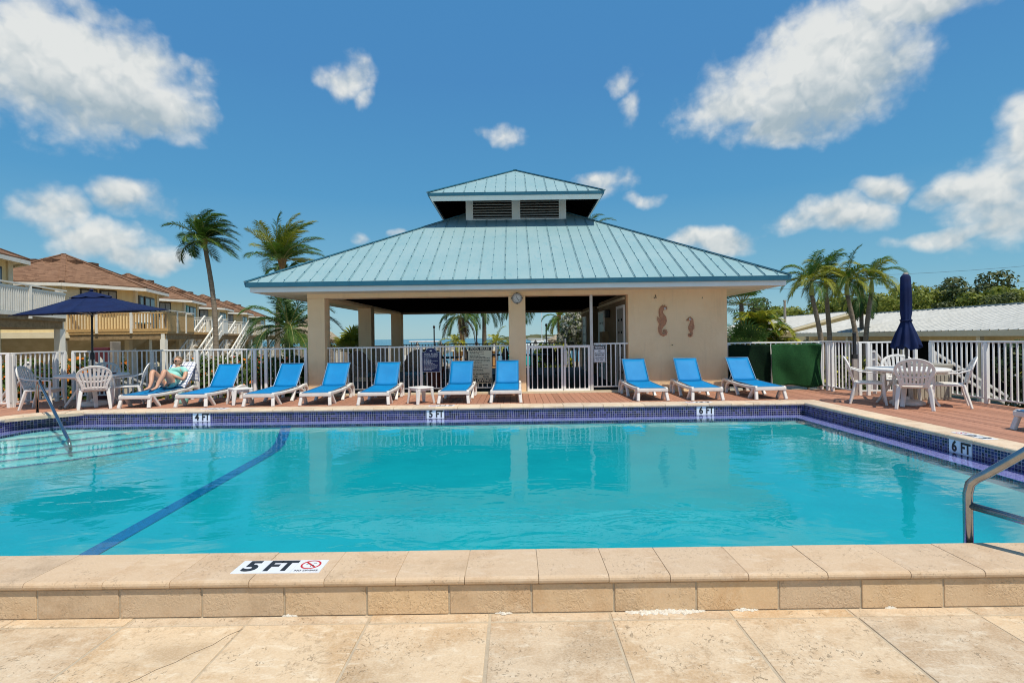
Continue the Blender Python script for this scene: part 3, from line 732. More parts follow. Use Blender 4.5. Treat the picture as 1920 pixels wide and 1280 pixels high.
cup = MB().box(-1.49, 1.49, -1.47, 1.47, 4.2, 5.5).build('cupola', 'black_void', pav)
CZ0, CZ1 = 4.74, 5.36
for sx_ in (-1.5, 1.5):
    MB().box(sx_ - .01, sx_ + .01, -1.5, 1.5, CZ0 - .6 - OZ, CZ1 - OZ).build('side_wall', 'white_paint', cup)
for sy_ in (-1.5, 1.5):
    sg = -1 if sy_ < 0 else 1
    for (a, b) in ((-1.51, -1.33), (-.09, .09), (1.33, 1.51)):
        MB().box(a, b, sy_ - .03, sy_ + .03, CZ0 - .1 - OZ, CZ1 - OZ).build('post', 'white_paint', cup, bevel=.006)
    for (a, b) in ((-1.33, -.09), (.09, 1.33)):
        MB().box(a, b, sy_ - .025, sy_ + .025, CZ0 - .02 - OZ, CZ0 + .045 - OZ).build('rail', 'white_paint', cup)
        for (c, d) in ((a, a + .035), (b - .035, b)):
            MB().box(c, d, sy_ - .034, sy_ + .03, CZ0 + .045 - OZ, CZ1 - OZ).build('frame', 'white_paint', cup)
        for k in range(7):
            z = CZ0 + .085 + k * .082
            M_ = Matrix.Translation(((a + b) / 2, sy_ - .0, z - OZ)) @ Matrix.Rotation(sg * R(35) * -1, 4, 'X')
            MB().box(-(b - a) / 2 + .036, (b - a) / 2 - .036, -.045, .045, -.004, .004, 0, M_).build('louvre', 'grey_paint', cup)
    MB().box(-1.56, 1.56, sy_ - .06, sy_ + .06, CZ0 - .14 - OZ, CZ0 - .06 - OZ).build('flashing', 'roof_trim', cup)
cr = MB().box(-.2, .2, -.2, .2, 5.6, 5.9).build('cupola_roof', 'dark_ceiling', pav)
roof(cr, .09 - 2.5, .09 + 2.5, 14.89, 19.89, 5.328, .555, .293)
fascia_ring(cr, .09 - 2.51, .09 + 2.51, 14.88, 19.90, 5.245, 5.324, .05, 'roof_trim', 'drip_edge', .02)
fascia_ring(cr, .09 - 2.45, .09 + 2.45, 14.94, 19.84, 5.122, 5.244, .03, 'white_paint', 'fascia', .05)
m = MB(); ap = (0, 0, 6.6 - OZ)
q = [(-2.4, -2.4), (2.4, -2.4), (2.4, 2.4), (-2.4, 2.4)]
for i in range(4): a, b = q[i], q[(i + 1) % 4]; m.add([(*a, 5.27 - OZ), (*b, 5.27 - OZ), ap], [(0, 1, 2)])
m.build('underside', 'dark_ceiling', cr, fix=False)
for k in range(-5, 6):
    for sg in (-1, 1):
        x = k * .42; yy = max(abs(x), 1.5)
        MB().beam((x, sg * 2.38, 5.24 - OZ), (x, sg * (yy - .05), 5.24 + .555 * (2.38 - yy) - OZ), .05, .09).build('rafter', 'dark_ceiling', cr)
        MB().beam((sg * 2.38, x, 5.24 - OZ), (sg * (yy - .05), x, 5.24 + .555 * (2.38 - yy) - OZ), .05, .09).build('rafter', 'dark_ceiling', cr)

# ================================================================== fences
def fence(name, label, p0, p1, z0, z1, mat='grey_paint', step=.116, posts=(), cat='fence', group=None, rw=.045, pk=.024, pw2=.065, bottom=.085):
    p0, p1 = Vector((*p0, 0)), Vector((*p1, 0)); d = p1 - p0; L = d.length
    t = thing(name, label, cat, (p0.x, p0.y, z0), math.atan2(d.y, d.x), group); H = z1 - z0
    MB().box(0, L, -rw / 2, rw / 2, H - .035, H).build('top_rail', mat, t, bevel=.006)
    MB().box(0, L, -.016, .016, bottom, bottom + .03).build('bottom_rail', mat, t, bevel=.004)
    me = MB().box(-pk / 2, pk / 2, -pk / 2, pk / 2, bottom + .031, H - .036).mesh('picket', mat)
    pm_ = MB().box(-pw2 / 2, pw2 / 2, -pw2 / 2, pw2 / 2, 0, H - .037).mesh('post', mat)
    for x in posts: obj('post', pm_, t, loc=(min(max(x, pw2 / 2), L - pw2 / 2), 0, 0), bevel=.006)
    n = int(L / step); off = (L - (n - 1) * step) / 2
    for i in range(n):
        x = off + i * step
        if any(abs(min(max(q, pw2 / 2), L - pw2 / 2) - x) < (pw2 + pk) / 2 for q in posts): continue
        obj('picket', me, t, loc=(x, 0, 0))
    return t
FT = 1.03
fence('picket_fence', 'white picket fence left of the pavilion, in front of the flowering hedge', (-10.78, 12.83), (-5.06, 12.83), DECK, FT, 'white_paint', posts=(0, 1.95, 3.05, 4.45, 4.72, 5.7))
fence('side_fence', 'short white picket gate section running towards the camera behind the left chairs', (-10.85, 12.72), (-10.85, 11.35), DECK, FT, 'white_paint', posts=(0, .25, 1.37))
fence('corner_fence', 'white picket fence at the left picture edge', (-13.2, 11.3), (-10.82, 11.3), DECK, FT, 'white_paint', posts=(0, 1.9, 2.38))
fence('pavilion_railing', 'grey picket railing across the left bay of the pavilion', (-4.66, 13.0), (-.14, 13.0), DECK + .04, FT, 'white_paint', posts=(2.35,), step=.114)
fence('pavilion_side_railing', 'short grey picket railing beside the restroom wall, with the notice on it', (1.93, 12.9), (2.77, 12.9), DECK + .04, FT + .02, 'white_paint', step=.112)
fence('screened_fence', 'white fence right of the pavilion with green screen cloth hung on it', (5.2, 12.95), (7.5, 12.95), DECK, FT - .01, 'white_paint', posts=(0, 2.28), step=.125)
fence('side_gate', 'white picket gate section beside the green screen cloth', (7.48, 12.9), (7.44, 11.5), DECK, FT, 'white_paint', posts=(0, .3, .5, 1.37), step=.13)
fence('back_fence', 'white picket fence behind the right table', (7.46, 11.46), (8.74, 11.46), DECK, FT - .01, 'white_paint', posts=(0, .22, 1.25))
fence('right_fence', 'white picket fence along the right edge of the deck, beside the dark hedge', (8.86, 11.25), (8.86, 4.9), DECK, FT, 'white_paint', posts=(0, 1.35, 3.05, 4.9, 6.3))
def gate(label, x0, x1):
    t = thing('pavilion_gate', label, 'gate', (x0, 12.89, DECK + .045), 0, 'pavilion gates'); L = x1 - x0; H = 1.11
    for (a, b, c, d) in ((0, L, 0, .055), (0, L, H - .06, H), (0, .05, .055, H - .06), (L - .05, L, .055, H - .06)):
        MB().box(a, b, -.022, .022, c, d).build('frame', 'white_paint', t, bevel=.004)
    n = int(round(L / .118)); me = MB().box(-.012, .012, -.012, .012, .056, H - .061).mesh('picket', 'white_paint')
    for i in range(1, n): obj('picket', me, t, loc=(L * i / n, 0, 0))
    return t
gate('wider left leaf of the grey metal gate in the pavilion', .295, 1.175)
gt = gate('narrow right leaf of the grey metal gate, next to the tall post', 1.19, 1.835)
MB().box(.0, .09, -.06, -.023, .62, 1.0).build('latch', 'grey_paint', gt, bevel=.02)
MB().tube([(.045, -.04, 1.0), (.045, -.04, 1.28)], .02, 8).build('latch_rod', 'grey_paint', gt)
# green screen cloth
def cloth(label, x0, x1, y, z0, z1, amp, seed):
    m = MB(); nx, nz = 40, 20; vs = []
    for i in range(nx + 1):
        for j in range(nz + 1):
            u, v = i / nx, j / nz; x = x0 + (x1 - x0) * u
            z = z0 + (z1 - z0) * v - .03 * math.sin(u * 9 + seed) * (1 - v) - .02 * (1 - abs(math.sin(u * 6.2))) * v
            yy = y - amp * (.5 + mnoise.noise((u * 4 + seed, v * 2.0 + u * 1.5, seed))) - amp * .7 * math.sin((u * 7 + v * 3) + seed) * (1 - v * .6)
            vs.append((x, yy, z))
    fs = [(i * (nz + 1) + j, (i + 1) * (nz + 1) + j, (i + 1) * (nz + 1) + j + 1, i * (nz + 1) + j + 1) for i in range(nx) for j in range(nz)]
    o = m.add(vs, fs).build('screen_cloth', 'green_mesh', smooth=True, fix=False)
    md = o.modifiers.new('solid', 'SOLIDIFY'); md.thickness = .004
    return tag(o, label, 'screen cloth', 'green screen cloths')
cloth('green screen cloth hung between the pavilion wall and the gate, right sunlit piece', 6.22, 7.44, 12.82, -.06, .97, .085, 1.3)
c2 = cloth('green screen cloth next to the pavilion wall, left piece with painted shade', 5.22, 6.25, 12.9, -.08, .97, .03, 4.1); c2.data.materials[0] = MATS['shaded_green_mesh']  # this piece is dark by its colour, standing in for shade

# ================================================================== loungers
def make_lounger():
    t = thing('lounger', '', 'lounger'); W = .29
    for s in (-1, 1):
        x = s * W
        MB().sweep([(x, -.02, .245), (x, .3, .235), (x, .8, .24), (x, 1.25, .262), (x, 1.5, .30), (x, 1.62, .285), (x, 1.69, .21), (x * 1.02, 1.70, .10), (x * 1.03, 1.685, 0)], (1, 0, 0), .034, [.038, .034, .032, .034, .038, .04, .036, .032, .028]).build('side_frame', 'resin', t, smooth=False, bevel=.006)
        for pts in ([(x, .02, .225), (x * 1.03, -.015, .12), (x * 1.08, -.05, 0)], [(x, .10, .225), (x * 1.02, .2, .11), (x * 1.05, .29, 0)],
                    [(x, 1.02, .245), (x * 1.02, .93, .12), (x * 1.05, .82, 0)], [(x, 1.28, .26), (x * 1.01, 1.42, .2), (x * 1.03, 1.46, .1), (x * 1.04, 1.45, 0)]):
            MB().sweep(pts, (1, 0, 0), .033, .033).build('leg', 'resin', t, bevel=.006)
    MB().box(-W - .038, W + .038, -.045, .015, .185, .264).build('front_bar', 'resin', t, bevel=.014)
    MB().box(-W, W, 1.52, 1.57, .255, .305).build('rear_bar', 'resin', t, bevel=.012)
    for y in (.45, .9): MB().box(-W, W, y - .02, y + .02, .215, .24).build('cross_bar', 'resin', t, bevel=.006)
    hz = .315
    def sheet(name, pts, hw, mat='sling'):
        m = MB(); nx = 8; vs = []
        for (y, z) in pts:
            for i in range(nx + 1):
                u = i / nx * 2 - 1; vs.append((u * hw, y, z - .012 * (1 - u * u)))
        k = len(pts)
        fs = [(j * (nx + 1) + i, j * (nx + 1) + i + 1, (j + 1) * (nx + 1) + i + 1, (j + 1) * (nx + 1) + i) for j in range(k - 1) for i in range(nx)]
        o = m.add(vs, fs).build(name, mat, t, smooth=True, fix=False); md = o.modifiers.new('solid', 'SOLIDIFY'); md.thickness = .005; md.offset = 0
        return o
    sheet('seat_sling', [(-.02 + i * .13, .272 + .043 * i / 9 - .006 * math.sin(i / 9 * math.pi)) for i in range(10)], .268)
    bs_ = sheet('back_sling', [(1.165 + .40 * i / 8, hz + .50 * i / 8 - .008 * math.sin(i / 8 * math.pi)) for i in range(9)], .262)
    for s in (-1, 1):
        MB().tube([(s * .27, -.03, .268), (s * .27, 1.16, .31)], .011, 8).build('sling_tube', 'sling_frame', t)
        MB().tube([(s * .266, 1.15, hz), (s * .266, 1.565, hz + .50)], .011, 8).build('back_tube', 'sling_frame', t)
        MB().tube([(s * .285, 1.15, hz - .003), (s * .31, 1.15, hz - .003)], .017, 10).build('hinge', 'grey_knob', t)
        MB().tube([(s * .2, 1.35, hz + .2), (s * .2, 1.52, .29)], .012, 8).build('back_prop', 'resin', t)
    MB().tube([(-.266, 1.565, hz + .5), (.266, 1.565, hz + .5)], .011, 8).build('back_tube', 'sling_frame', t)
    MB().tube([(-.27, -.03, .268), (.27, -.03, .268)], .011, 8).build('sling_tube', 'sling_frame', t)
    return t
GL = 'blue sling loungers by the pool'
spots = [(-7.92, 'blue and white lounger at the far left, occupied by the reclining person'), (-6.78, 'empty blue lounger directly right of the reclining person'),
         (-5.34, 'blue lounger just left of the first pavilion column, beside the low side table'), (-4.18, 'blue lounger standing in front of the left pavilion column'),
         (-2.95, 'blue lounger in front of the pavilion railing, left of the square side table'), (-1.29, 'blue lounger partly covering the cream pool rules sign'),
         (-.2, 'blue lounger in front of the pillar with the clock'), (2.865, 'blue lounger at the left end of the seahorse wall, by the gate railing'),
         (3.99, 'blue lounger in front of the seahorse wall, middle of the right three'), (5.32, 'blue lounger in front of the green screen, rightmost of the row')]
lg = make_lounger()
for i, (x, lab) in enumerate(spots):
    rz = [0.0, .02, -.03, .015, .03, -.02, -.012, .03, -.03, .02][i]; y = 10.98 + [.0, .06, .0, .04, -.01, .03, .05, .05, .0, .03][i]
    if i == 0: lg.location = (x, y, DECK); lg['label'] = lab; lg['group'] = GL
    else: dup(lg, (x, y, DECK), rz, lab, GL)
dup(lg, (6.92, 6.95, DECK), -R(86), 'lounger cut off by the right picture edge, seen from its foot end', GL)

# ---- side tables
def side_table(loc, rz, lab):
    t = thing('side_table', lab, 'side table', loc, rz, 'small white side tables'); w2 = .2
    MB().box(-w2, w2, -w2, w2, .31, .35).build('top', 'resin', t, bevel=.025)
    MB().box(-w2 + .03, w2 - .03, -w2 + .03, w2 - .03, .27, .311).build('apron', 'resin', t, bevel=.01)
    for a in (-1, 1):
        for b in (-1, 1):
            MB().sweep([(a * .165, b * .165, .31), (a * .18, b * .18, .15), (a * .2, b * .2, 0)], (a, -b, 0), [.05, .042, .03], [.03, .024, .018]).build('leg', 'resin', t, bevel=.006)
side_table((-5.98, 11.45, DECK), R(45), 'small white side table right of the second lounger')
side_table((-2.0, 11.15, DECK), R(42), 'small white side table in front of the navy pool rules sign')

# ---- resin armchairs
def make_chair():
    t = thing('armchair', '', 'chair')
    m = MB(); seat = [(-.21, -.2), (.21, -.2), (.235, .18), (.20, .235), (-.20, .235), (-.235, .18)]
    m.prism(seat, .385, .415).build('seat', 'resin', t, bevel=.012)
    MB().box(-.2, .2, .215, .24, .335, .39).build('seat_front', 'resin', t, bevel=.01)
    # the fan back: a rim arc, a low cross band and slats
    def bp(x, z): return (x, -.2 - (z - .40) * .30 - .04 * (1 - (x / .28) ** 2), z)
    rim = [bp(-.245, .60), bp(-.262, .67)] + [bp(-.27 * math.cos(math.pi * i / 12), .70 + .185 * math.sin(math.pi * i / 12)) for i in range(13)] + [bp(.262, .67), bp(.245, .60)]
    MB().sweep(rim, (0, 1, 0.3), .012, .026).build('back_rim', 'resin', t, bevel=.004)
    for s in (-1, 1):
        MB().sweep([bp(s * .19, .40), bp(s * .20, .5), bp(s * .235, .60), bp(s * .26, .67)], (0, 1, .3), .011, .024).build('back_upright', 'resin', t, bevel=.004)
    MB().sweep([bp(-.19, .44), bp(-.1, .445), bp(0, .447), bp(.1, .445), bp(.19, .44)], (0, 1, .3), .011, .022).build('back_band', 'resin', t, bevel=.004)
    MB().sweep([bp(-.23, .60), bp(-.12, .575), bp(0, .57), bp(.12, .575), bp(.23, .60)], (0, 1, .3), .009, .02).build('back_band', 'resin', t, bevel=.004)
    for i in range(-3, 4):
        x0, x1 = i * .052, i * .074; zt = .70 + .172 * math.sqrt(max(0, 1 - (x1 / .27) ** 2))
        MB().sweep([bp(x0, .45), bp(x0 * 1.08, .57), bp((x0 + x1) / 2 * 1.05, .7), bp(x1, zt)], (0, 1, .3), .008, [.016, .017, .02, .025]).build('slat', 'resin', t)
    for s in (-1, 1):
        MB().sweep([(s * .262, -.27, .675), (s * .285, -.12, .625), (s * .29, .06, .61), (s * .285, .2, .605), (s * .28, .255, .585)], (1, 0, 0), [.02, .028, .032, .03, .022], .012).build('arm', 'resin', t, bevel=.004)
        MB().sweep([(s * .282, .25, .60), (s * .272, .235, .45), (s * .275, .25, .2), (s * .285, .285, 0)], (1, .6, 0), [.028, .03, .03, .026], [.014, .018, .018, .016]).build('leg', 'resin', t, bevel=.004)
        MB().sweep([(s * .215, -.19, .41), (s * .235, -.225, .25), (s * .26, -.29, 0)], (1, -.5, 0), [.032, .034, .026], [.018, .018, .015]).build('leg', 'resin', t, bevel=.004)
        MB().sweep([(s * .22, -.2, .40), (s * .25, 0, .405), (s * .27, .235, .40)], (1, 0, 0), .018, .02).build('seat_rail', 'resin', t, bevel=.004)
    return t
def make_table(loc, lab, mat='resin', rad=.66):
    t = thing('round_table', lab, 'table', loc, 0, 'round white tables'); pr = [(.02, .635), (rad - .03, .635), (rad - .005, .645), (rad, .665), (rad - .006, .685), (rad - .03, .692), (.02, .69)]
    MB().lathe(pr, 40).build('top', mat, t, smooth=False, bevel=.004)
    MB().lathe([(.03, .6), (.4, .6), (.42, .634), (.03, .634)], 24).build('apron', mat, t)
    for k in range(4):
        a = R(45 + 90 * k); c, s = math.cos(a), math.sin(a)
        MB().sweep([(c * .12, s * .12, .62), (c * .27, s * .27, .35), (c * .48, s * .48, 0)], (-s, c, 0), [.05, .045, .035], [.022, .022, .02]).build('leg', mat, t, bevel=.006)
    return t
def umbrella_base(t, mat='resin'):
    MB().lathe([(.02, 0), (.27, 0), (.285, .02), (.28, .06), (.22, .085), (.05, .10), (.035, .16), (.02, .16)], 28).build('base', mat, t, smooth=False, bevel=.006)
GC = 'white resin armchairs'
ch = make_chair(); ch.location = (7.12, 9.42, DECK); ch.rotation_euler = (0, 0, -R(35)); ch['label'] = 'white resin armchair with its fan back to the camera, at the right table'; ch['group'] = GC
dup(ch, (6.82, 10.2, DECK), -R(122), 'white armchair on the left side of the right table, seen in profile', GC)
dup(ch, (7.92, 9.62, DECK), R(55), 'white armchair on the right side of the right table, in front of the fence', GC)
dup(ch, (7.75, 10.62, DECK), R(150), 'white armchair behind the right table, mostly hidden', GC)
dup(ch, (-8.78, 11.0, DECK), R(38), 'white resin armchair with its fan back to the camera, under the navy parasol', GC)
dup(ch, (-9.95, 11.1, DECK), -R(72), 'white armchair left of the table under the parasol, behind the pool rail', GC)
dup(ch, (-8.62, 11.75, DECK), R(122), 'white armchair right of the table under the parasol, beside the lounger', GC)
dup(ch, (-9.55, 12.25, DECK), R(215), 'white armchair behind the table under the parasol, bluish in the shade', GC)
make_table((7.38, 9.93, DECK), 'round white table with the closed navy parasol')
make_table((-9.22, 11.5, DECK), 'round white table under the open navy parasol')

# ---- closed parasol on the right
t = thing('closed_parasol', 'closed navy parasol tied round its pole, standing in the right table', 'parasol', (7.38, 9.93, DECK))
umbrella_base(t)
MB().tube([(0, 0, .1), (0, 0, 1.2)], .022, 10).build('pole', 'black_paint', t)
m = MB(); nn = 32; prof = [(.0, 2.45), (.05, 2.445), (.08, 2.40), (.088, 2.2), (.092, 1.95), (.088, 1.72), (.075, 1.62), (.082, 1.585), (.078, 1.55), (.10, 1.48), (.15, 1.33), (.19, 1.18), (.21, 1.08)]
vs = []; fs = []
for i, (r, z) in enumerate(prof):
    fold = min(1, max(0, (2.4 - z) * .6)) * (1 if z > 1.6 else 1.6)
    for j in range(nn * 2):
        a = math.pi * j / nn; rr = r * (1 + .16 * fold * math.sin(a * 8 + z * .8) + .04 * math.sin(a * 3 + z * 5)); dz = -.05 * math.cos(a * 4 + 1) * (z < 1.2)
        vs.append((rr * math.cos(a), rr * math.sin(a), z + dz))
k = nn * 2
fs = [(i * k + j, i * k + (j + 1) % k, (i + 1) * k + (j + 1) % k, (i + 1) * k + j) for i in range(len(prof) - 1) for j in range(k)]
m.add(vs, fs).build('canopy', 'navy_canvas', t, smooth=True)
MB().lathe([(.03, 2.43), (.045, 2.44), (.04, 2.475), (.015, 2.485)], 16).build('cap', 'grey_knob', t)
m = MB(); m.tube([(.093 * math.cos(a), .093 * math.sin(a), 1.585 + .006 * math.sin(3 * a)) for a in [2 * math.pi * i / 20 for i in range(21)]], .012, 6); m.build('tie', 'navy_canvas', t)

# ---- open parasol on the left
t = thing('open_parasol', 'open navy parasol over the left table', 'parasol', (-9.22, 11.5, DECK), R(2))
umbrella_base(t, 'resin')
MB().tube([(0, 0, .1), (0, 0, 2.5)], .021, 10).build('pole', 'black_paint', t)
MB().lathe([(.02, 1.0), (.038, 1.0), (.042, 1.05), (.042, 1.12), (.03, 1.16), (.02, 1.16)], 14).build('crank', 'black_paint', t)
Rr = 1.42; za, zr = 2.46, 2.03; tilt = Matrix.Translation((0, 0, 2.2)) @ Matrix.Rotation(R(-2.0), 4, 'Y') @ Matrix.Rotation(R(3.5), 4, 'X') @ Matrix.Translation((0, 0, -2.2))
def up(a, f, rise=0.0): return tilt @ Vector((Rr * f * math.cos(a), Rr * f * math.sin(a), za - (za - zr) * f ** 1.08 - .03 * math.sin(math.pi * f) + rise))
for k in range(8):
    a0, a1 = R(22.5 + 45 * k), R(67.5 + 45 * k); m = MB(); vs = []; nf, na = 6, 6
    for i in range(nf + 1):
        f = .15 + .85 * i / nf
        for j in range(na + 1):
            u = j / na; p = up(a0, f).lerp(up(a1, f), u); p.z -= .035 * math.sin(math.pi * u) * f * (.4 if i < nf else .25); vs.append(p)
    fs = [(i * (na + 1) + j, (i + 1) * (na + 1) + j, (i + 1) * (na + 1) + j + 1, i * (na + 1) + j + 1) for i in range(nf) for j in range(na)]
    o = m.add(vs, fs).build('canopy_panel', 'navy_canvas', t, smooth=True, fix=False); md = o.modifiers.new('s', 'SOLIDIFY'); md.thickness = .004
    vs = []
    m = MB()
    for i in range(4):
        f = .02 + .25 * i / 3
        for j in range(na + 1): u = j / na; p = up(a0, f, .035).lerp(up(a1, f, .035), u); p.z -= .02 * math.sin(math.pi * u) * (i / 3); vs.append(p)
    fs = [(i * (na + 1) + j, (i + 1) * (na + 1) + j, (i + 1) * (na + 1) + j + 1, i * (na + 1) + j + 1) for i in range(3) for j in range(na)]
    m.add(vs, fs).build('vent_panel', 'navy_canvas', t, smooth=True, fix=False)
    MB().tube([up(a0, .04, -.02), up(a0, .5, -.025), up(a0, .99, -.012)], .008, 6).build('rib', 'black_paint', t)
    MB().tube([tilt @ Vector((.03 * math.cos(a0), .03 * math.sin(a0), 1.98)), up(a0, .52, -.03)], .006, 6).build('strut', 'grey_knob', t)
MB().lathe([(.01, 2.49), (.03, 2.495), (.045, 2.52), (.03, 2.54), (.01, 2.545)], 12).build('finial', 'navy_canvas', t)

# ================================================================== pool rails
t = thing('pool_handrail', 'dark steel handrail with a lower bar at the right picture edge', 'handrail', (2.61, 3.05, -.6), R(33))
def handrail(t):
    MB().tube([(0, 0, 0), (0, 0, .87), (0, -.012, .93), (0, -.04, .965), (0, -.09, 1.005), (0, -.36, 1.26), (0, -.62, 1.48), (0, -.85, 1.56), (0, -.98, 1.52), (0, -1.03, 1.38), (0, -1.03, .41)], .0245, 14).build('top_rail', 'steel', t, smooth=True)
    MB().tube([(0, 0, .805), (0, -1.02, .70)], .0215, 12).build('lower_bar', 'steel', t, smooth=True)
handrail(t)
t = thing('step_handrail', 'slim grey handrail going down into the water at the far left steps', 'handrail', (-8.62, 9.5, DECK))
MB().tube([(0, 0, 0), (.0, 0, .60), (.02, -.01, .67), (.07, -.04, .705), (.13, -.09, .70), (.2, -.16, .655), (2.02, -1.72, -.08), (2.1, -1.79, -.2)], .023, 12).build('rail', 'steel', t, smooth=True)
MB().lathe([(.02, 0), (.055, 0), (.055, .012), (.03, .02), (.02, .02)], 14).build('flange', 'steel', t)

# ================================================================== depth markers
GM = 'depth markers'
def marker(s, loc, rz, lab, ns=2):
    t = thing('depth_marker', lab, 'depth marker', loc, rz, GM)
    for i in range(ns):
        x = (i - (ns - 1) / 2) * .1545
        MB().box(x - .0765, x + .0765, -.004, .012, -.0765, .0765).build('tile', 'tile_white', t, bevel=.0015)
    a, b = s.split(' ')
    text(a, .165, 'black_paint', t, (-.077, -.0055, .0), bold=.006, wx=.85); text(b, .165, 'black_paint', t, (.076, -.0055, .0), bold=.006, wx=.75)
zt = -.125
marker('4 FT', (-5.55, 9.308, zt), 0, 'white tile reading 4 FT below the second lounger, on the far pool wall')
marker('5 FT', (-1.42, 9.308, zt), 0, 'white tile reading 5 FT below the side table, on the far pool wall')
marker('6 FT', (3.35, 9.308, zt), 0, 'white tile reading 6 FT on the far wall, below the right three loungers')
marker('6 FT', (5.098, 6.05, zt), -R(90), 'white tile reading 6 FT on the right pool wall')
def flat_marker(num, loc, rz, lab):
    t = thing('depth_marker', lab, 'depth marker', loc, rz, GM)
    for i in range(3):
        x = (i - 1) * .1545; MB().box(x - .0768, x + .0768, -.077, .077, -.004, .0035).build('tile', 'sign_white', t, bevel=.001)
    z = .0042
    text(num, .165, 'black_paint', t, (-.155, 0, z), (0, 0, 0), bold=.007, ext=.0004); text('FT', .165, 'black_paint', t, (-.002, 0, z), (0, 0, 0), bold=.007, ext=.0004, wx=.86)
    m = MB(); n = 36; vs = []
    for i in range(n):
        a = 2 * math.pi * i / n
        for r in (.043, .053): vs.append((.155 + r * math.cos(a), .016 + r * math.sin(a), z))
    m.add(vs, [(2 * i, 2 * i + 1, (2 * i + 3) % (2 * n), (2 * i + 2) % (2 * n)) for i in range(n)])
    m.beam((.155 - .034, .016 + .034, z), (.155 + .034, .016 - .034, z), .010, .0006); m.build('no_diving_ring', 'red_paint', t, fix=False)
    m = MB(); c = (.155, .016)
    m.lathe([(.001, z), (.006, z), (.006, z + .0004), (.001, z + .0004)], 10, c=(c[0] + .014, c[1] - .012, 0))
    m.beam((c[0] - .016, c[1] + .012, z), (c[0] + .008, c[1] - .006, z), .008, .0005); m.beam((c[0] - .016, c[1] + .012, z), (c[0] - .026, c[1] + .004, z), .005, .0005)
    m.beam((c[0] + .004, c[1] - .004, z), (c[0] + .004, c[1] - .024, z), .004, .0005); m.beam((c[0] + .008, c[1] + .018, z), (c[0] + .026, c[1] + .018, z), .003, .0005)
    m.build('diver_symbol', 'black_paint', t)
    text('NO DIVING', .0235, 'black_paint', t, (.155, -.056, z), (0, 0, 0), bold=.0006, ext=.0003)
flat_marker('5', (-1.265, 2.815, .001), 0, 'white 5 FT NO DIVING tile set in the near coping')
flat_marker('6', (5.30, 6.1, .001), R(90), 'white tile lying on the right coping, seen at a slant')
flat_marker('4', (-5.42, 9.50, .001), R(180), 'tile lying on the far coping in front of the second lounger, seen edge on')
flat_marker('5', (-1.33, 9.50, .001), R(180), 'tile lying on the far coping near the square side table, seen edge on')
flat_marker('6', (3.30, 9.50, .001), R(180), 'tile lying on the far coping below the seahorse wall, seen edge on')

# ================================================================== signs, clock, seahorses
def dashes(t, rows, x0, x1, z0, z1, mat, y, h, seed):
    rnd = random.Random(seed); m = MB(); dz = (z1 - z0) / rows
    for r in range(rows):
        z = z1 - dz * (r + .5); x = x0; xe = x0 + (x1 - x0) * (1 if rnd.random() < .6 else rnd.uniform(.4, .8))
        while x < xe - .01:
            L = rnd.uniform(.014, .045); L = min(L, xe - x)
            m.box(x, x + L, y - .0006, y, z - h / 2, z + h / 2); x += L + .009
    m.build('small_print', mat, t)
t = thing('rules_sign', 'navy sign with arched top headed POOL RULES on the pavilion railing', 'sign', (-2.065, 12.955, .40), 0)
pl = [(-.21, 0), (.21, 0), (.21, .48), (.135, .485), (.11, .53)] + [(.11 * math.cos(R(a)), .535 + .045 * math.sin(R(a))) for a in range(20, 180, 20)] + [(-.11, .53), (-.135, .485), (-.21, .48)]
RX = Matrix.Rotation(R(90), 4, 'X')
MB().prism([(x * 1.05, z * 1.03 - .008) for x, z in pl], -.004, .004, 0, RX).build('border', 'sign_white', t)
MB().prism(pl, -.009, .009, 0, RX).build('panel', 'navy_paint', t)
text('POOL RULES', .062, 'sign_white', t, (0, -.0105, .43), bold=.001, wx=.95)
dashes(t, 13, -.175, .165, .03, .395, 'sign_white', -.0095, .010, 3)
MB().lathe([(.001, 0), (.03, 0), (.03, .03), (.001, .03)], 10, c=(0, 0, .50)).build('emblem', 'sign_white', t)
t = thing('depth_sign', 'tall cream sign with black POOL RULES and NO DIVING bands', 'sign', (-.86, 12.955, .10), 0)
MB().box(-.29, .29, -.005, .006, 0, .90).build('panel', 'sign_cream', t, bevel=.003)
MB().box(-.275, .275, -.008, -.0051, .805, .882).build('header', 'black_paint', t); MB().box(-.28, .28, -.008, -.0051, .015, .125).build('footer', 'black_paint', t)
text('POOL RULES', .078, 'sign_cream', t, (0, -.009, .843), bold=.002, wx=1.0, space=1.05); text('NO DIVING', .115, 'sign_cream', t, (0, -.009, .069), bold=.003, wx=.86)
text('POOL MAXIMUM DEPTH', .058, 'black_paint', t, (0, -.007, .225), bold=.001, wx=.72); text('FEET', .055, 'black_paint', t, (-.1, -.007, .165), bold=.001, wx=.75); text('INCHES', .055, 'black_paint', t, (.14, -.007, .165), bold=.001, wx=.75)
dashes(t, 6, -.25, .25, .60, .79, 'black_paint', -.0055, .014, 5); dashes(t, 3, -.25, .24, .49, .585, 'black_paint', -.0055, .014, 8); dashes(t, 5, -.25, .2, .27, .46, 'black_paint', -.0055, .014, 11)
t = thing('notice_sign', 'white NOTICE sign about alcoholic beverages on the short railing', 'sign', (2.065, 12.86, .575), 0)
MB().box(-.145, .145, -.005, .006, 0, .425).build('panel', 'sign_white', t, bevel=.02)
m = MB()
for (a, b, c, d) in ((-.135, .135, .405, .412), (-.135, .135, .012, .019), (-.135, -.128, .019, .405), (.128, .135, .019, .405)): m.box(a, b, -.0075, -.0052, c, d)
m.build('border', 'black_paint', t)
MB().box(-.127, .127, -.0075, -.0052, .325, .404).build('header', 'black_paint', t)
text('NOTICE', .075, 'sign_white', t, (0, -.0085, .363), bold=.002, wx=.84)
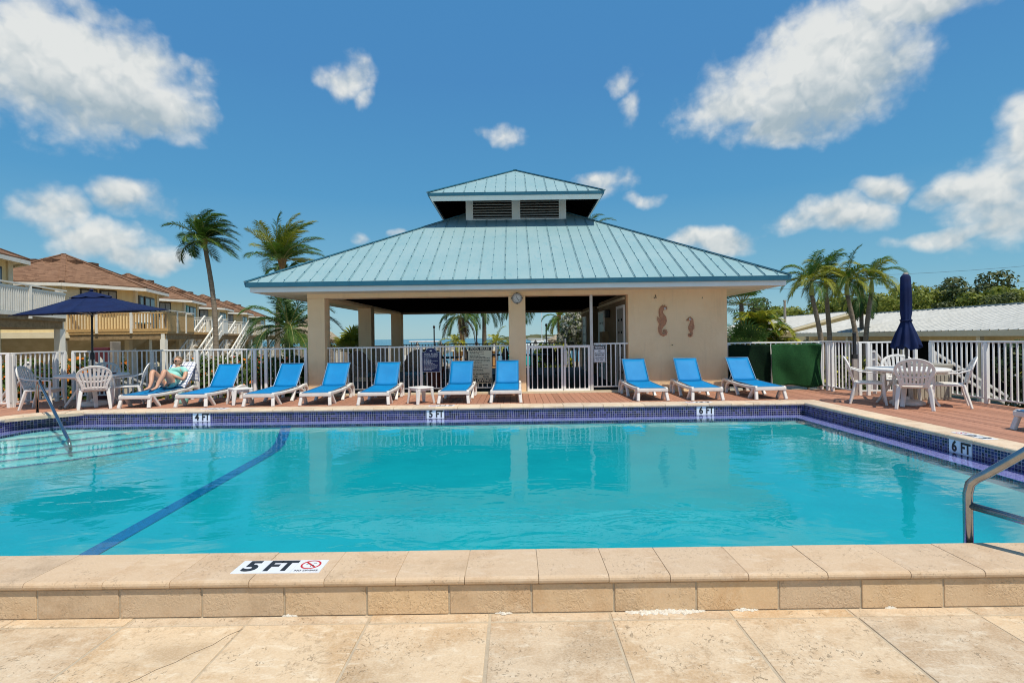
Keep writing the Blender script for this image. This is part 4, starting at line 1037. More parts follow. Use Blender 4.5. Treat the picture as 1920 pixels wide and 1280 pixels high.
for s_, z in (('NO', .28), ('ALCOHOLIC', .225), ('BEVERAGES', .175), ('ALLOWED IN', .115), ('POOL AREA', .068)): text(s_, .048 if z > .15 else .04, 'black_paint', t, (0, -.0062, z), bold=.001, wx=.86)
t = thing('clock', 'round grey wall clock at the top of the middle column', 'clock', (.07, 12.828, 2.165), 0)
RC = Matrix.Rotation(R(90), 4, 'X')
def disc(name, r0, r1, y0, y1, mat, t=t):
    m = MB(); n = 36; vs = []
    for (r, y) in ((r0, y0), (r1, y0), (r1, y1), (r0, y1)):
        for i in range(n): a = 2 * math.pi * i / n; vs.append((r * math.cos(a), y, r * math.sin(a)))
    fs = [(k * n + i, k * n + (i + 1) % n, ((k + 1) % 4) * n + (i + 1) % n, ((k + 1) % 4) * n + i) for k in range(4) for i in range(n)]
    m.add(vs, fs).build(name, mat, t)
disc('rim', .105, .132, -.035, 0, 'door_grey'); disc('dial', .001, .106, -.02, -.002, 'sign_white'); disc('dial_ring', .078, .082, -.0225, -.0201, 'black_paint')
m = MB()
for i in range(12):
    a = R(30 * i); m.beam((.088 * math.sin(a), -.022, .088 * math.cos(a)), (.102 * math.sin(a), -.022, .102 * math.cos(a)), .012, .002, up=(0, 1, 0))
m.build('hour_mark', 'black_paint', t)
MB().beam((0, -.025, 0), (.045, -.025, -.05), .01, .003, up=(0, 1, 0)).build('hour_hand', 'black_paint', t); MB().beam((.008, -.028, -.016), (-.026, -.028, .068), .007, .003, up=(0, 1, 0)).build('minute_hand', 'black_paint', t)
for a in (0, 90, 180, 270): MB().box(.125 * math.sin(R(a)) - .014, .125 * math.sin(R(a)) + .014, -.04, -.004, .125 * math.cos(R(a)) - .014, .125 * math.cos(R(a)) + .014).build('rim_lug', 'black_paint', t)

def spine_outline(sp):
    """closed outline from a list of (x, z, half width)"""
    L, Rr_ = [], []
    for i, (x, z, w_) in enumerate(sp):
        a = Vector(sp[max(i - 1, 0)][:2]); b = Vector(sp[min(i + 1, len(sp) - 1)][:2]); d = (b - a).normalized(); n_ = Vector((-d.y, d.x)); p = Vector((x, z))
        L.append(p + n_ * w_); Rr_.append(p - n_ * w_)
    return L, Rr_
def ribbon(m, sp, y0, y1, bulge=.02):
    L, Q = spine_outline(sp); k = len(L); vs = []
    for i in range(k):
        c = (L[i] + Q[i]) / 2
        vs += [(L[i].x, y1, L[i].y), (L[i].x, y0 + .012, L[i].y), (c.x * .5 + L[i].x * .5, y0 - bulge * .7, c.y * .5 + L[i].y * .5), (c.x, y0 - bulge, c.y), (c.x * .5 + Q[i].x * .5, y0 - bulge * .7, c.y * .5 + Q[i].y * .5), (Q[i].x, y0 + .012, Q[i].y), (Q[i].x, y1, Q[i].y)]
    fs = [(i * 7 + j, i * 7 + j + 1, (i + 1) * 7 + j + 1, (i + 1) * 7 + j) for i in range(k - 1) for j in range(6)]
    fs += [tuple(range(6, -1, -1)), tuple(range((k - 1) * 7, k * 7))]
    m.add(vs, fs)
def seahorse(loc, sc3, lab, flip, big):
    t = thing('seahorse', lab, 'wall ornament', loc, 0, 'clay seahorse ornaments'); f = -1 if flip else 1
    m = MB()
    body = [(.105, .30, .012), (.09, .325, .03), (.05, .345, .05), (.0, .335, .06), (-.035, .29, .055), (-.045, .23, .05), (-.025, .165, .06), (.01, .10, .078), (.02, .03, .085), (.0, -.04, .075), (-.04, -.10, .06), (-.065, -.17, .05), (-.06, -.24, .045), (-.03, -.295, .042), (.02, -.315, .04), (.065, -.295, .036), (.085, -.25, .032), (.07, -.21, .028), (.035, -.20, .022), (.02, -.225, .016), (.03, -.245, .01)]
    if not big:
        body = [(-.135, .27, .014), (-.09, .275, .022), (-.05, .305, .05), (.0, .32, .065), (.05, .28, .062), (.06, .21, .058), (.05, .13, .08), (.03, .04, .095), (.02, -.04, .09), (.025, -.10, .06), (.04, -.16, .042), (.05, -.21, .036), (.035, -.27, .034), (-.01, -.30, .034), (-.05, -.285, .032), (-.06, -.245, .028), (-.035, -.215, .022), (-.005, -.23, .015)]
    sp = [(x * f * sc3, z * sc3, w_ * sc3) for x, z, w_ in body]
    ribbon(m, sp, -.03, -.001, .014); m.build('body', 'terracotta_clay', t, smooth=False)
    m = MB()
    if big:
        fin = [(-.05, .05), (-.125, .13), (-.13, .05), (-.105, -.02), (-.07, -.06), (-.04, -.07)]
    else:
        fin = [(.10, .10), (.15, .06), (.13, .02), (.15, -.02), (.10, -.06), (.08, 0)]
    Mx = Matrix.Rotation(R(90), 4, 'X'); m.prism([(x * f * sc3, z * sc3) for x, z in fin], .004, .03, 0, Mx); m.build('fin', 'terracotta_clay', t, bevel=.004)
    m = MB()
    for i in range(9):
        u = .1 + .8 * i / 8; k = int(u * 10) ; x, z, w_ = body[4 + k if 4 + k < len(body) else -1]
        m.beam((f * (x - w_ * .8) * sc3, -.043, z * sc3), (f * (x + w_ * .8) * sc3, -.043, (z - .01) * sc3), .008, .008)
    m.build('ridge', 'terracotta_clay', t)
    ex, ez = (.055, .325) if big else (-.02, .31)
    e = MB().lathe([(.001, 0), (.024, 0), (.024, .008), (.016, .014), (.001, .016)], 14); e.v = [(x + ex * f * sc3, -.042 - z, y + ez * sc3) for x, y, z in e.v]; e = e.build('eye', 'eye_white', t)
    p = MB().lathe([(.001, 0), (.009, 0), (.009, .006), (.001, .006)], 10); p.v = [(x + ex * f * sc3, -.056 - z, y + ez * sc3) for x, y, z in p.v]; p.build('pupil', 'black_paint', e)
    m = MB()
    for i in range(5):
        x, z, w_ = body[1 + i]; m.lathe([(.001, -.012), (.011, 0), (.001, .012)], 6, c=(f * (x * 1.1) * sc3 + .0, -.012, (z + w_ + .008) * sc3))
    m.build('crest', 'terracotta_clay', t)
seahorse((3.605, 12.829, 1.545), 1.0, 'larger brown clay seahorse on the beige wall, facing right', False, True)
seahorse((4.275, 12.829, 1.39), .68, 'smaller brown clay seahorse on the beige wall, facing left', False, False)

# ================================================================== small things on the deck and at the fences
t = thing('storage_box', 'beige plastic storage box with grey lid behind the right table', 'storage box', (8.32, 10.72, DECK))
MB().box(-.36, .36, -.24, .24, 0, .56).build('body', 'storage_plastic', t, bevel=.015)
for k in range(9): MB().box(-.34 + k * .08, -.30 + k * .08, -.252, -.241, .05, .5).build('rib', 'storage_plastic', t)
MB().box(-.39, .39, -.27, .27, .60, .72).build('lid', 'storage_lid', t, bevel=.03); MB().box(-.33, .33, -.22, .22, .561, .599).build('rim', 'black_paint', t)
t = thing('latch_post', 'grey gate post with a black latch tower on top, beside the green screen', 'gate latch', (7.36, 11.42, DECK))
MB().box(-.045, .045, -.03, .03, 0, .86).build('post', 'grey_knob', t, bevel=.004); MB().box(-.025, .025, -.03, .03, .862, 1.32).build('latch_tube', 'black_paint', t, bevel=.005)
MB().box(-.05, .05, -.035, .035, .80, .90).build('latch_body', 'black_paint', t, bevel=.008); MB().lathe([(.001, 1.32), (.04, 1.325), (.04, 1.36), (.001, 1.37)], 12).build('knob', 'black_paint', t)
t = thing('vending_cabinet', 'dark red cabinet with a pale figure behind the left fence', 'cabinet', (-10.5, 13.5, GROUND))
MB().box(-.19, .19, -.15, .2, 0, 2.3).build('body', 'rust_red', t, bevel=.02); MB().box(.2, .26, -.1, .2, 0, 2.45).build('post', 'post_wood', t, bevel=.01)
m = MB(); m.sweep([(-.02, -.153, 2.05), (.03, -.153, 1.95), (.02, -.153, 1.82), (.05, -.153, 1.7)], (1, 0, 0), [.03, .05, .04, .05], .002); m.build('pale_print', 'house_white', t)
t = thing('sandals', 'black sandals on the deck by the left table', 'sandals', (-9.45, 10.95, DECK), R(20))
for i, (x, y, r) in enumerate(((0, 0, .3), (.16, -.05, -.4))):
    M_ = Matrix.Translation((x, y, 0)) @ Matrix.Rotation(r, 4, 'Z')
    m = MB(); m.prism([(.045 * math.cos(a) * (1.1 if math.sin(a) > 0 else .85), .13 * math.sin(a)) for a in [2 * math.pi * k / 16 for k in range(16)]], 0, .022, 0, M_)
    so_ = m.build('sole', 'black_paint', t, bevel=.004)
    m = MB(); m.tube([M_ @ Vector((-.045, .02, .02)), M_ @ Vector((-.02, .05, .055)), M_ @ Vector((.02, .05, .055)), M_ @ Vector((.045, .02, .02))], .012, 6); m.tube([M_ @ Vector((0, .05, .06)), M_ @ Vector((0, .1, .02))], .008, 6); m.build('strap', 'black_paint', t)
t = tag(MB().box(-.14, .14, -.1, .1, 0, .03).build('book', 'rust_red', loc=(-8.8, 11.35, DECK + .692), bevel=.004), 'dark red closed book lying on the left table', 'book')
t = thing('bag', 'teal beach bag under the lounger of the reclining person', 'bag', (-7.35, 11.6, DECK), R(10))
MB().lathe([(.001, 0), (.11, 0), (.13, .05), (.13, .14), (.09, .2), (.001, .2)], 14).build('body', 'dress', t, smooth=True); MB().tube([(-.08, 0, .19), (-.05, 0, .25), (.05, 0, .25), (.08, 0, .19)], .008, 6).build('handle', 'dress', t)

# stair rails going down beyond the fences
def stair_rail(loc, rz, lab, L=2.2, mat='grey_paint'):
    t = thing('stair_railing', lab, 'stair railing', loc, rz, 'white stair railings')
    for dz in (0, -.18): MB().beam((0, 0, .95 + dz), (L, 0, .95 + dz - L * .55), .05, .05).build('rail', mat, t)
    me = MB().box(-.03, .03, -.03, .03, -.2, .93).mesh('post', mat)
    for k in range(3): x = .04 + (L - .08) * k / 2; obj('post', me, t, loc=(x, 0, -x * .55))
stair_rail((-11.0, 11.9, DECK), R(150), 'white stair railing descending behind the left corner fence', 2.0)
stair_rail((-10.6, 13.1, DECK), R(62), 'white stair railing behind the fence next to the red cabinet', 1.8)
stair_rail((8.0, 11.75, DECK), R(35), 'white stair railing descending behind the closed parasol', 1.6)
stair_rail((8.95, 11.3, DECK), R(8), 'white stair railing descending behind the right chair', 2.4)

# ================================================================== the reclining person
t = thing('person', 'person in a mint dress and sunglasses reclining with knees up on a lounger', 'person', (-7.86, 11.98, .175))
def skin_mesh(name, verts, edges, radii, mat, parent, root=0, sub=2):
    me = bpy.data.meshes.new(name); me.from_pydata(verts, edges, []); me.materials.append(MATS[mat])
    o = obj(name, me, parent); md = o.modifiers.new('skin', 'SKIN'); md.use_smooth_shade = True
    for i, r in enumerate(radii):
        sv = me.skin_vertices[0].data[i]; sv.radius = (r, r) if not isinstance(r, tuple) else r; sv.use_root = i == root
    s_ = o.modifiers.new('sub', 'SUBSURF'); s_.levels = sub; s_.render_levels = sub
    dg = bpy.context.evaluated_depsgraph_get(); bpy.context.view_layer.update()
    me2 = bpy.data.meshes.new_from_object(o.evaluated_get(bpy.context.evaluated_depsgraph_get())); o.modifiers.clear(); o.data = me2
    me2.polygons.foreach_set('use_smooth', [True] * len(me2.polygons))
    return o
V = []; E_ = []; Rd = []
def chain(pts, prev=None):
    for p, r in pts:
        V.append(p); Rd.append(r)
        if prev is not None: E_.append((prev, len(V) - 1))
        prev = len(V) - 1
    return prev
pel = chain([((0, 0, .10), .135)]); spn = chain([((0, .13, .18), .125), ((-.01, .26, .30), .13), ((-.015, .335, .39), .10)], pel); nk = chain([((-.025, .365, .455), .048), ((-.03, .37, .50), .045)], spn)
for s, kx, ax in ((-1, -.15, -.10), (1, .10, .06)):
    h = chain([((s * .085, -.06, .10), .09), ((s * .09 + kx * .3, -.18, .24), .082), ((kx, -.33, .41), .058), ((kx + .01, -.385, .30), .056), ((ax, -.46, .15), .045), ((ax, -.52, .055), .032), ((ax, -.60, .03), .03), ((ax, -.69, .018), .02)], pel)
hands = []
for s in (-1, 1):
    e = chain([((s * .17, .315, .37), .056), ((s * .215, .24, .27), .046), ((s * .22, .13, .17), .038), ((s * .15, .03, .24), .034), ((s * .05 - .02, -.05, .33), .026)], spn); hands.append(V[-1])
skin_mesh('body', V, E_, Rd, 'skin', t)
for hx, hy, hz_ in hands:
    sg = 1 if hx > -.02 else -1; hv = [(hx, hy, hz_), (hx - sg * .02, hy - .03, hz_ + .025), (hx - sg * .03, hy - .05, hz_ + .035)]; he = [(0, 1), (1, 2)]; hr = [.024, .026, .02]
    for k in range(4):
        b0 = len(hv); o_ = (k - 1.5) * .017; hv += [(hx - sg * .04, hy - .065 + o_ * .3, hz_ + .04 + o_), (hx - sg * .062, hy - .06 + o_ * .3, hz_ + .03 + o_), (hx - sg * .068, hy - .035, hz_ + .02 + o_)]; he += [(2, b0), (b0, b0 + 1), (b0 + 1, b0 + 2)]; hr += [.0085, .008, .007]
    b0 = len(hv); hv += [(hx - sg * .005, hy - .045, hz_ + .05), (hx - sg * .02, hy - .06, hz_ + .065)]; he += [(1, b0), (b0, b0 + 1)]; hr += [.009, .008]
    skin_mesh('hand', hv, he, hr, 'skin', t, 0, 1)
# dress: a sleeve over torso, hips and upper arms
V = []; E_ = []; Rd = []
p0 = chain([((0, -.10, .13), .15)]); p1 = chain([((0, .0, .105), .155), ((0, .13, .185), .14), ((-.01, .26, .305), .147), ((-.015, .345, .40), .112)], p0)
for s in (-1, 1): chain([((s * .165, .32, .375), .068), ((s * .205, .26, .295), .06)], p1)
skin_mesh('dress', V, E_, Rd, 'dress', t, 0)
# head
HC = Vector((-.035, .365, .585)); HM = Matrix.Translation(HC) @ Matrix.Rotation(R(-12), 4, 'Z') @ Matrix.Rotation(R(-8), 4, 'X')
bm = bmesh.new(); bmesh.ops.create_uvsphere(bm, u_segments=24, v_segments=18, radius=1)
for v in bm.verts:
    x, y, z = v.co; fx = .078; fz_ = .112
    if z < -.1: x *= 1 - .30 * (-z - .1); y *= 1 - .12 * (-z)
    nb = math.exp(-((x / .16) ** 2 + ((z + .16) / .17) ** 2)) * (y < 0); y -= .22 * nb
    br = math.exp(-((z - .18) / .1) ** 2) * (y < 0) * .05; y -= br
    ch_ = math.exp(-((x / .28) ** 2 + ((z + .88) / .2) ** 2)) * (y < .2); y -= .12 * ch_
    v.co = (x * fx, y * .096, z * fz_)
me = bpy.data.meshes.new('head'); bm.to_mesh(me); bm.free(); me.materials.append(MATS['skin']); hd = obj('head', me, t, smooth=True); hd.matrix_local = HM
MB().tube([(-.026, -.086, -.058), (0, -.094, -.056), (.026, -.086, -.058)], [.004, .007, .004], 8).build('mouth', 'planter_red', hd, smooth=True)
for s in (-1, 1):
    MB().lathe([(.001, -.008), (.012, -.006), (.016, .0), (.012, .006), (.001, .008)], 10, c=(s * .078, .005, -.01)).build('ear', 'skin', hd, smooth=True)
bm = bmesh.new(); bmesh.ops.create_uvsphere(bm, u_segments=20, v_segments=14, radius=1)
bmesh.ops.delete(bm, geom=[v for v in bm.verts if (v.co.y < -.30 and v.co.z < .62) or v.co.z < -.75], context='VERTS')
for v in bm.verts:
    q = mnoise.noise(v.co * 4) * .05; v.co = (v.co.x * (.086 + q * .08), v.co.y * (.104 + q * .1) + .006, v.co.z * (.120 + q * .08) + .004)
me = bpy.data.meshes.new('hair'); bm.to_mesh(me); bm.free(); me.materials.append(MATS['hair']); ho = obj('hair', me, t, smooth=True); ho.matrix_local = HM; md = ho.modifiers.new('s', 'SOLIDIFY'); md.thickness = .012
gl = MB()
for s in (-1, 1): gl.prism([(s * (.008), .02), (s * .058, .024), (s * .062, .0), (s * .05, -.016), (s * .02, -.018), (s * .009, -.004)], .094, .100, 0, Matrix.Rotation(R(90), 4, 'X'))
gl.box(-.01, .01, -.100, -.095, .008, .018)
for s in (-1, 1): gl.beam((s * .06, -.096, .018), (s * .08, .0, .012), .004, .008)
go = gl.build('sunglasses', 'black_paint', t); go.matrix_local = HM
# the towel over the backrest
m = MB(); nx, ny = 26, 30; vs = []
for j in range(ny + 1):
    v = j / ny
    for i in range(nx + 1):
        u = i / nx * 2 - 1
        if v < .62: q = v / .62; y_, z_ = 1.12 + .46 * q, .335 + .525 * q
        elif v < .70: q = (v - .62) / .08; y_, z_ = 1.58 + .05 * q, .86 + .01 * math.sin(q * 3.1)
        else: q = (v - .70) / .30; y_, z_ = 1.63 + .02 * q, .86 - .45 * q
        w_ = .30 + .03 * math.sin(v * 7); k_ = mnoise.noise((u * 2.5, v * 5, 2.2)) * .022
        x_ = u * w_ + .03 * v; 
        if abs(u) > .85: z_ -= (abs(u) - .85) * .35
        vs.append((x_, y_ - k_, z_ + abs(k_) * .6 + .012))
fs = [(j * (nx + 1) + i, j * (nx + 1) + i + 1, (j + 1) * (nx + 1) + i + 1, (j + 1) * (nx + 1) + i) for j in range(ny) for i in range(nx)]
o = m.add(vs, fs).build('towel', 'towel', smooth=True, fix=False, loc=(-7.90, 10.98, DECK)); md = o.modifiers.new('s', 'SOLIDIFY'); md.thickness = .006
tag(o, 'white towel with dark blue check draped over the occupied lounger', 'towel')

# ================================================================== inside the pavilion
def wicker_chair(loc, rz, lab):
    t = thing('wicker_chair', lab, 'chair', loc, rz, 'wicker chairs inside the pavilion')
    rim = [(-.32, .25, .55), (-.36, .0, .60), (-.34, -.25, .72)] + [(.32 * math.cos(math.pi - math.pi * i / 8), -.33 - .06 * math.sin(math.pi * i / 8), .78 + .24 * math.sin(math.pi * i / 8)) for i in range(9)] + [(.34, -.25, .72), (.36, 0, .60), (.32, .25, .55)]
    MB().tube(rim, .028, 8).build('rim', 'wicker', t)
    m = MB(); vs = []
    for p in rim: vs += [p, (p[0] * .85, p[1] * .85, .35)]
    m.add(vs, [(2 * i, 2 * i + 1, 2 * i + 3, 2 * i + 2) for i in range(len(rim) - 1)]); o = m.build('shell', 'wicker', t, fix=False); md = o.modifiers.new('s', 'SOLIDIFY'); md.thickness = .02
    MB().box(-.28, .28, -.26, .28, .34, .44).build('cushion', 'cushion', t, bevel=.03)
    for a in (-1, 1):
        for b in (-1, 1): MB().tube([(a * .27, b * .24, .36), (a * .3, b * .27, 0)], .025, 8).build('leg', 'wicker', t)
PF = DECK + .02
wicker_chair((-4.0, 14.3, PF), R(-120), 'wicker armchair with teal cushion behind the railing, near the left column')
wicker_chair((-2.75, 14.6, PF), R(178), 'wicker armchair with round back left of the navy sign, inside the pavilion')
def dark_table(loc, lab, chairs):
    t = thing('patio_table', lab, 'table', loc, 0, 'dark patio tables inside the pavilion')
    MB().lathe([(.01, .7), (.55, .7), (.56, .72), (.55, .74), (.01, .74)], 24).build('top', 'dark_furniture', t); MB().tube([(0, 0, 0), (0, 0, .7)], .05, 8).build('column', 'dark_furniture', t); MB().lathe([(.01, 0), (.3, 0), (.3, .03), (.01, .06)], 16).build('foot', 'dark_furniture', t)
    for k, a in enumerate(chairs):
        c = thing('patio_chair', f'{("right", "left", "front")[k]} dark patio chair at the {lab}', 'chair', (loc[0] + .85 * math.cos(R(a)), loc[1] + .85 * math.sin(R(a)), loc[2]), R(a + 90), f'dark chairs at {lab}')
        MB().box(-.25, .25, -.25, .25, .42, .46).build('seat', 'dark_furniture', c, bevel=.015); MB().prism([(-.25, .44), (.25, .44), (.27, .8), (.15, .98), (-.15, .98), (-.27, .8)], .23, .27, 0, Matrix.Rotation(R(90), 4, 'X')).build('backrest', 'dark_furniture', c)
        for s in (-1, 1):
            MB().tube([(s * .27, -.25, .8), (s * .29, 0, .66), (s * .28, .25, .62), (s * .27, .27, 0)], .016, 6).build('arm', 'dark_furniture', c); MB().tube([(s * .24, -.24, .44), (s * .26, -.27, 0)], .016, 6).build('leg', 'dark_furniture', c)
dark_table((-2.3, 17.3, PF), 'dark round table behind the navy sign', (20, 140, 260))
dark_table((-.9, 19.3, PF), 'dark round table behind the cream sign', (10, 130, 250))
dark_table((.7, 18.6, PF), 'dark round table seen through the wider gate leaf', (60, 200, 320))
t = thing('planter', 'dark red planter inside the pavilion below the navy sign', 'planter', (-2.1, 13.9, PF)); MB().lathe([(.01, 0), (.17, 0), (.21, .5), (.235, .5), (.235, .56), (.19, .56), (.18, .5), (.01, .48)], 20).build('pot', 'planter_red', t, bevel=.004); MB().lathe([(.01, .47), (.18, .48), (.01, .5)], 14).build('soil', 'dark_floor', t)
fence('board_fence', 'grey weathered board fence seen between the left pavilion columns', (-9.8, 22.4), (-5.2, 22.4), GROUND, .95, mat='post_wood', step=.125, posts=(0, 2.3, 4.6), pk=.10)
fence('terrace_railing', 'black metal railing at the far side of the pavilion terrace', (-5.0, 23.2), (2.6, 23.2), PF, .98, mat='dark_furniture', step=.14, posts=(0, 1.9, 3.8, 5.7, 7.6))

# ================================================================== palms
UP = Vector((0, 0, 1))
def frond_mesh(az_, el_, L, nleaf=26, ll=.42, sag=1.0, wind=(0, 0, 0), seed=0, wd=.03, leafdrop=.6, mats=('frond_green', 'stalk'), mixm=None):
    rnd = random.Random(seed); wind = Vector(wind); m = MB()
    d = Vector((math.cos(az_) * math.cos(el_), math.sin(az_) * math.cos(el_), math.sin(el_))); p = Vector((0, 0, 0)); n = 14; step = L / n
    pts = [p.copy()]; dirs = [d.copy()]
    for i in range(n):
        f = i / n; d = (d + Vector((0, 0, -1)) * sag * .17 * (.3 + f * 1.2) + wind * .16 * (.3 + f)).normalized(); p = p + d * step; pts.append(p.copy()); dirs.append(d.copy())
    m.tube(pts, [.022 * L / 1.8 * (1 - .85 * i / n) + .002 for i in range(n + 1)], 4, 1, caps=False)
    for k in range(nleaf):
        f = .12 + .88 * (k + .5) / nleaf; x = f * n; i = min(int(x), n - 1); q = pts[i].lerp(pts[i + 1], x - i); t = dirs[i]
        side = t.cross(UP)
        if side.length < .05: side = Vector((math.sin(az_), -math.cos(az_), 0))
        side.normalize(); upv = side.cross(t)
        prof = math.sin(math.pi * (.12 + .80 * f)) ** .7
        for s in (-1, 1):
            l = ll * prof * rnd.uniform(.85, 1.12); ld = (side * s * (1.0 - .35 * f) + t * (.55 + .6 * f) + upv * rnd.uniform(.02, .28)).normalized()
            w0 = wd * rnd.uniform(.8, 1.15); a = q; ld2 = (ld + Vector((0, 0, -1)) * leafdrop * rnd.uniform(.6, 1.3) + wind * .8).normalized()
            b = a + ld * l * .45; c = b + ld2 * l * .55
            wv = t * w0 * .5
            m.add([a - wv * .5, a + wv * .5, b + wv, b - wv, c], [(0, 1, 2, 3), (3, 2, 4)], 0)
    return m.mesh('frond', list(mats))
def palm(name, label, base, crown, bend=(0, 0), r0=.15, r1=.10, fronds=16, L=1.6, wind=(.25, 0, 0), seed=1, mats=('frond_green', 'frond_dark'), trunk='palm_trunk', ll=.42, nleaf=24, sag=1.0, els=(-.35, 1.35), shaft=0.0, cat='palm tree', group='palm trees', fibre=True, wd=.03, leafdrop=.6, spear=False, azr=None):
    rnd = random.Random(seed); base = Vector(base); top = Vector(crown)
    t = thing(name, label, cat, base, 0, group); H = top - base; n = 14; pts = []; rs = []
    for i in range(n + 1):
        f = i / n; pts.append(H * f + Vector((bend[0], bend[1], 0)) * math.sin(math.pi * f)); rs.append((r0 * (1.25 if i == 0 else 1) * (1 - f) + r1 * f) * (1 + .05 * rnd.uniform(-1, 1)))
    MB().tube(pts, rs, 10).build('trunk', trunk, t, smooth=True)
    # leaf scars ring the trunk
    m = MB(); k = int(H.length / .22)
    for i in range(1, k):
        f = i / k; p = H * f + Vector((bend[0], bend[1], 0)) * math.sin(math.pi * f); r = (r0 * (1 - f) + r1 * f) * 1.06
        m.lathe([(r * .9, -.02), (r, 0), (r * .9, .025)], 10, c=p)
    m.build('leaf_scar', trunk, t)
    if shaft: MB().tube([H - Vector((0, 0, .05)), H + Vector((0, 0, shaft * .5)), H + Vector((.02, 0, shaft))], [r1 * 1.25, r1 * 1.05, r1 * .6], 10).build('crownshaft', 'crownshaft', t, smooth=True)
    elif fibre: MB().lathe([(r1 * .9, -.35), (r1 * 1.7, -.1), (r1 * 2.0, .1), (r1 * 1.1, .3), (.01, .35)], 10, c=H).build('fibre', 'palm_fibre', t)
    for k in range(fronds):
        f = k / max(1, fronds - 1); e = els[1] + (els[0] - els[1]) * f ** .8 + rnd.uniform(-.12, .12); a = k * 2.399 + rnd.uniform(-.3, .3)
        if azr: a = rnd.uniform(*azr)
        mt = mats[0] if rnd.random() < .6 or len(mats) == 1 else mats[1]
        if e < -.1 and len(mats) > 2: mt = mats[2]
        me = frond_mesh(a, e, L * rnd.uniform(.85, 1.1), nleaf, ll, sag, wind, seed * 100 + k, wd, leafdrop, (mt, 'stalk')); obj('frond', me, t, loc=H + Vector((0, 0, shaft)))
    if spear:
        MB().tube([H, H + Vector((-.05, 0, L * .55)), H + Vector((-.08, 0, L * .85))], [.025, .015, .003], 6).build('spear_leaf', 'stalk', t)
    return t
W_ = (.55, .05, .05)
palm('tall_palm', 'tall coconut palm with windblown crown and curved trunk left of the pavilion', (-15.0, 26.3, GROUND), (-15.45, 26.3, 6.25), (.28, 0), .145, .10, 30, 1.75, (.7, .05, .05), 3, ('frond_green', 'frond_dark'), 'palm_trunk', .70, 60, .8, (-.15, 1.5), spear=True, wd=.036, leafdrop=.55)
palm('yellow_palm', 'tall yellowish coconut palm rising behind the left roof corner', (-11.87, 26.3, GROUND), (-11.55, 26.3, 5.15), (-.1, 0), .15, .11, 24, 2.5, (.38, .05, .1), 5, ('frond_yellow', 'frond_green'), 'palm_trunk', .72, 64, .55, (.3, 1.5), spear=True, wd=.038, leafdrop=.6)
palm('back_palm', 'dark palm partly hidden behind the yellowish palm at the roof corner', (-13.0, 30.2, GROUND), (-12.95, 30.2, 5.1), (.0, 0), .2, .13, 24, 1.5, (.2, 0, 0), 6, ('frond_dark',), 'palm_trunk_dark', .5, 32, 1.0, (-.5, 1.0), wd=.08)
palm('short_palm', 'short palm with spreading fronds right behind the left fence and pavilion column', (-7.55, 17.5, GROUND), (-7.5, 17.5, 1.25), (0, 0), .17, .13, 24, 1.95, (.1, 0, 0), 8, ('frond_green', 'frond_dark'), 'palm_trunk', .52, 60, .95, (-.25, 1.3), shaft=.35, wd=.03, leafdrop=.6)
palm('cupola_palm', 'palm whose frond tips show right behind the cupola', (4.7, 33, GROUND), (4.75, 33, 7.6), (0, 0), .2, .13, 15, 2.1, (.5, 0, .1), 9, ('frond_green', 'frond_yellow'), 'palm_trunk', .5, 28, .8, (-.3, 1.2), wd=.055)
palm('leaning_palm', 'leaning palm with drooping reddish fronds seen through the pavilion', (-2.4, 30, GROUND), (-3.1, 30, 2.15), (-.1, 0), .14, .10, 14, 1.7, (0, 0, 0), 10, ('frond_green', 'frond_dark', 'frond_brown'), 'palm_trunk_dark', .55, 44, 1.5, (-.3, 1.1), shaft=.3, wd=.05, leafdrop=1.1)
palm('bay_palm', 'palm with straight dark trunk and hidden crown seen through the pavilion', (-1.86, 32, GROUND), (-1.83, 32, 2.75), (0, 0), .15, .12, 14, 1.8, (0, 0, 0), 11, ('frond_green', 'frond_dark'), 'palm_trunk_dark', .55, 40, 1.4, (-.1, 1.2), shaft=.45, wd=.05)
palm('pillar_palm', 'palm whose drooping fronds show at the left edge of the clock pillar', (.1, 31, GROUND), (.15, 31, 2.9), (0, 0), .15, .12, 14, 1.7, (0, 0, 0), 12, ('frond_dark', 'frond_green'), 'palm_trunk_dark', .55, 40, 1.4, (-.3, 1.2), shaft=.3, wd=.05)
palm('slim_palm', 'slim palm beside the thatched hut seen above the gate', (3.14, 38, GROUND), (3.2, 38, 2.6), (0, 0), .12, .09, 15, 1.55, (.1, 0, 0), 13, ('frond_green', 'frond_yellow'), 'palm_fibre', .5, 24, 1.0, (-.6, 1.3), wd=.08)
for i, (x, y, z, lab) in enumerate([(-3.25, 29, .75, 'small golden palm under the leaning palm, seen through the pavilion'), (-1.04, 30, .7, 'small golden palm right of the cream sign, seen through the pavilion'), (-.3, 31, .6, 'small golden palm beside the clock pillar, seen through the pavilion')]):
    palm('golden_palm', lab, (x, y, GROUND), (x, y, z), (0, 0), .08, .06, 13, 1.05, (0, 0, 0), 30 + i, ('frond_gold', 'frond_yellow'), 'palm_trunk', .34, 18, 1.1, (0, 1.3), shaft=.2, wd=.05)
RW = (-.12, 0, -.05)
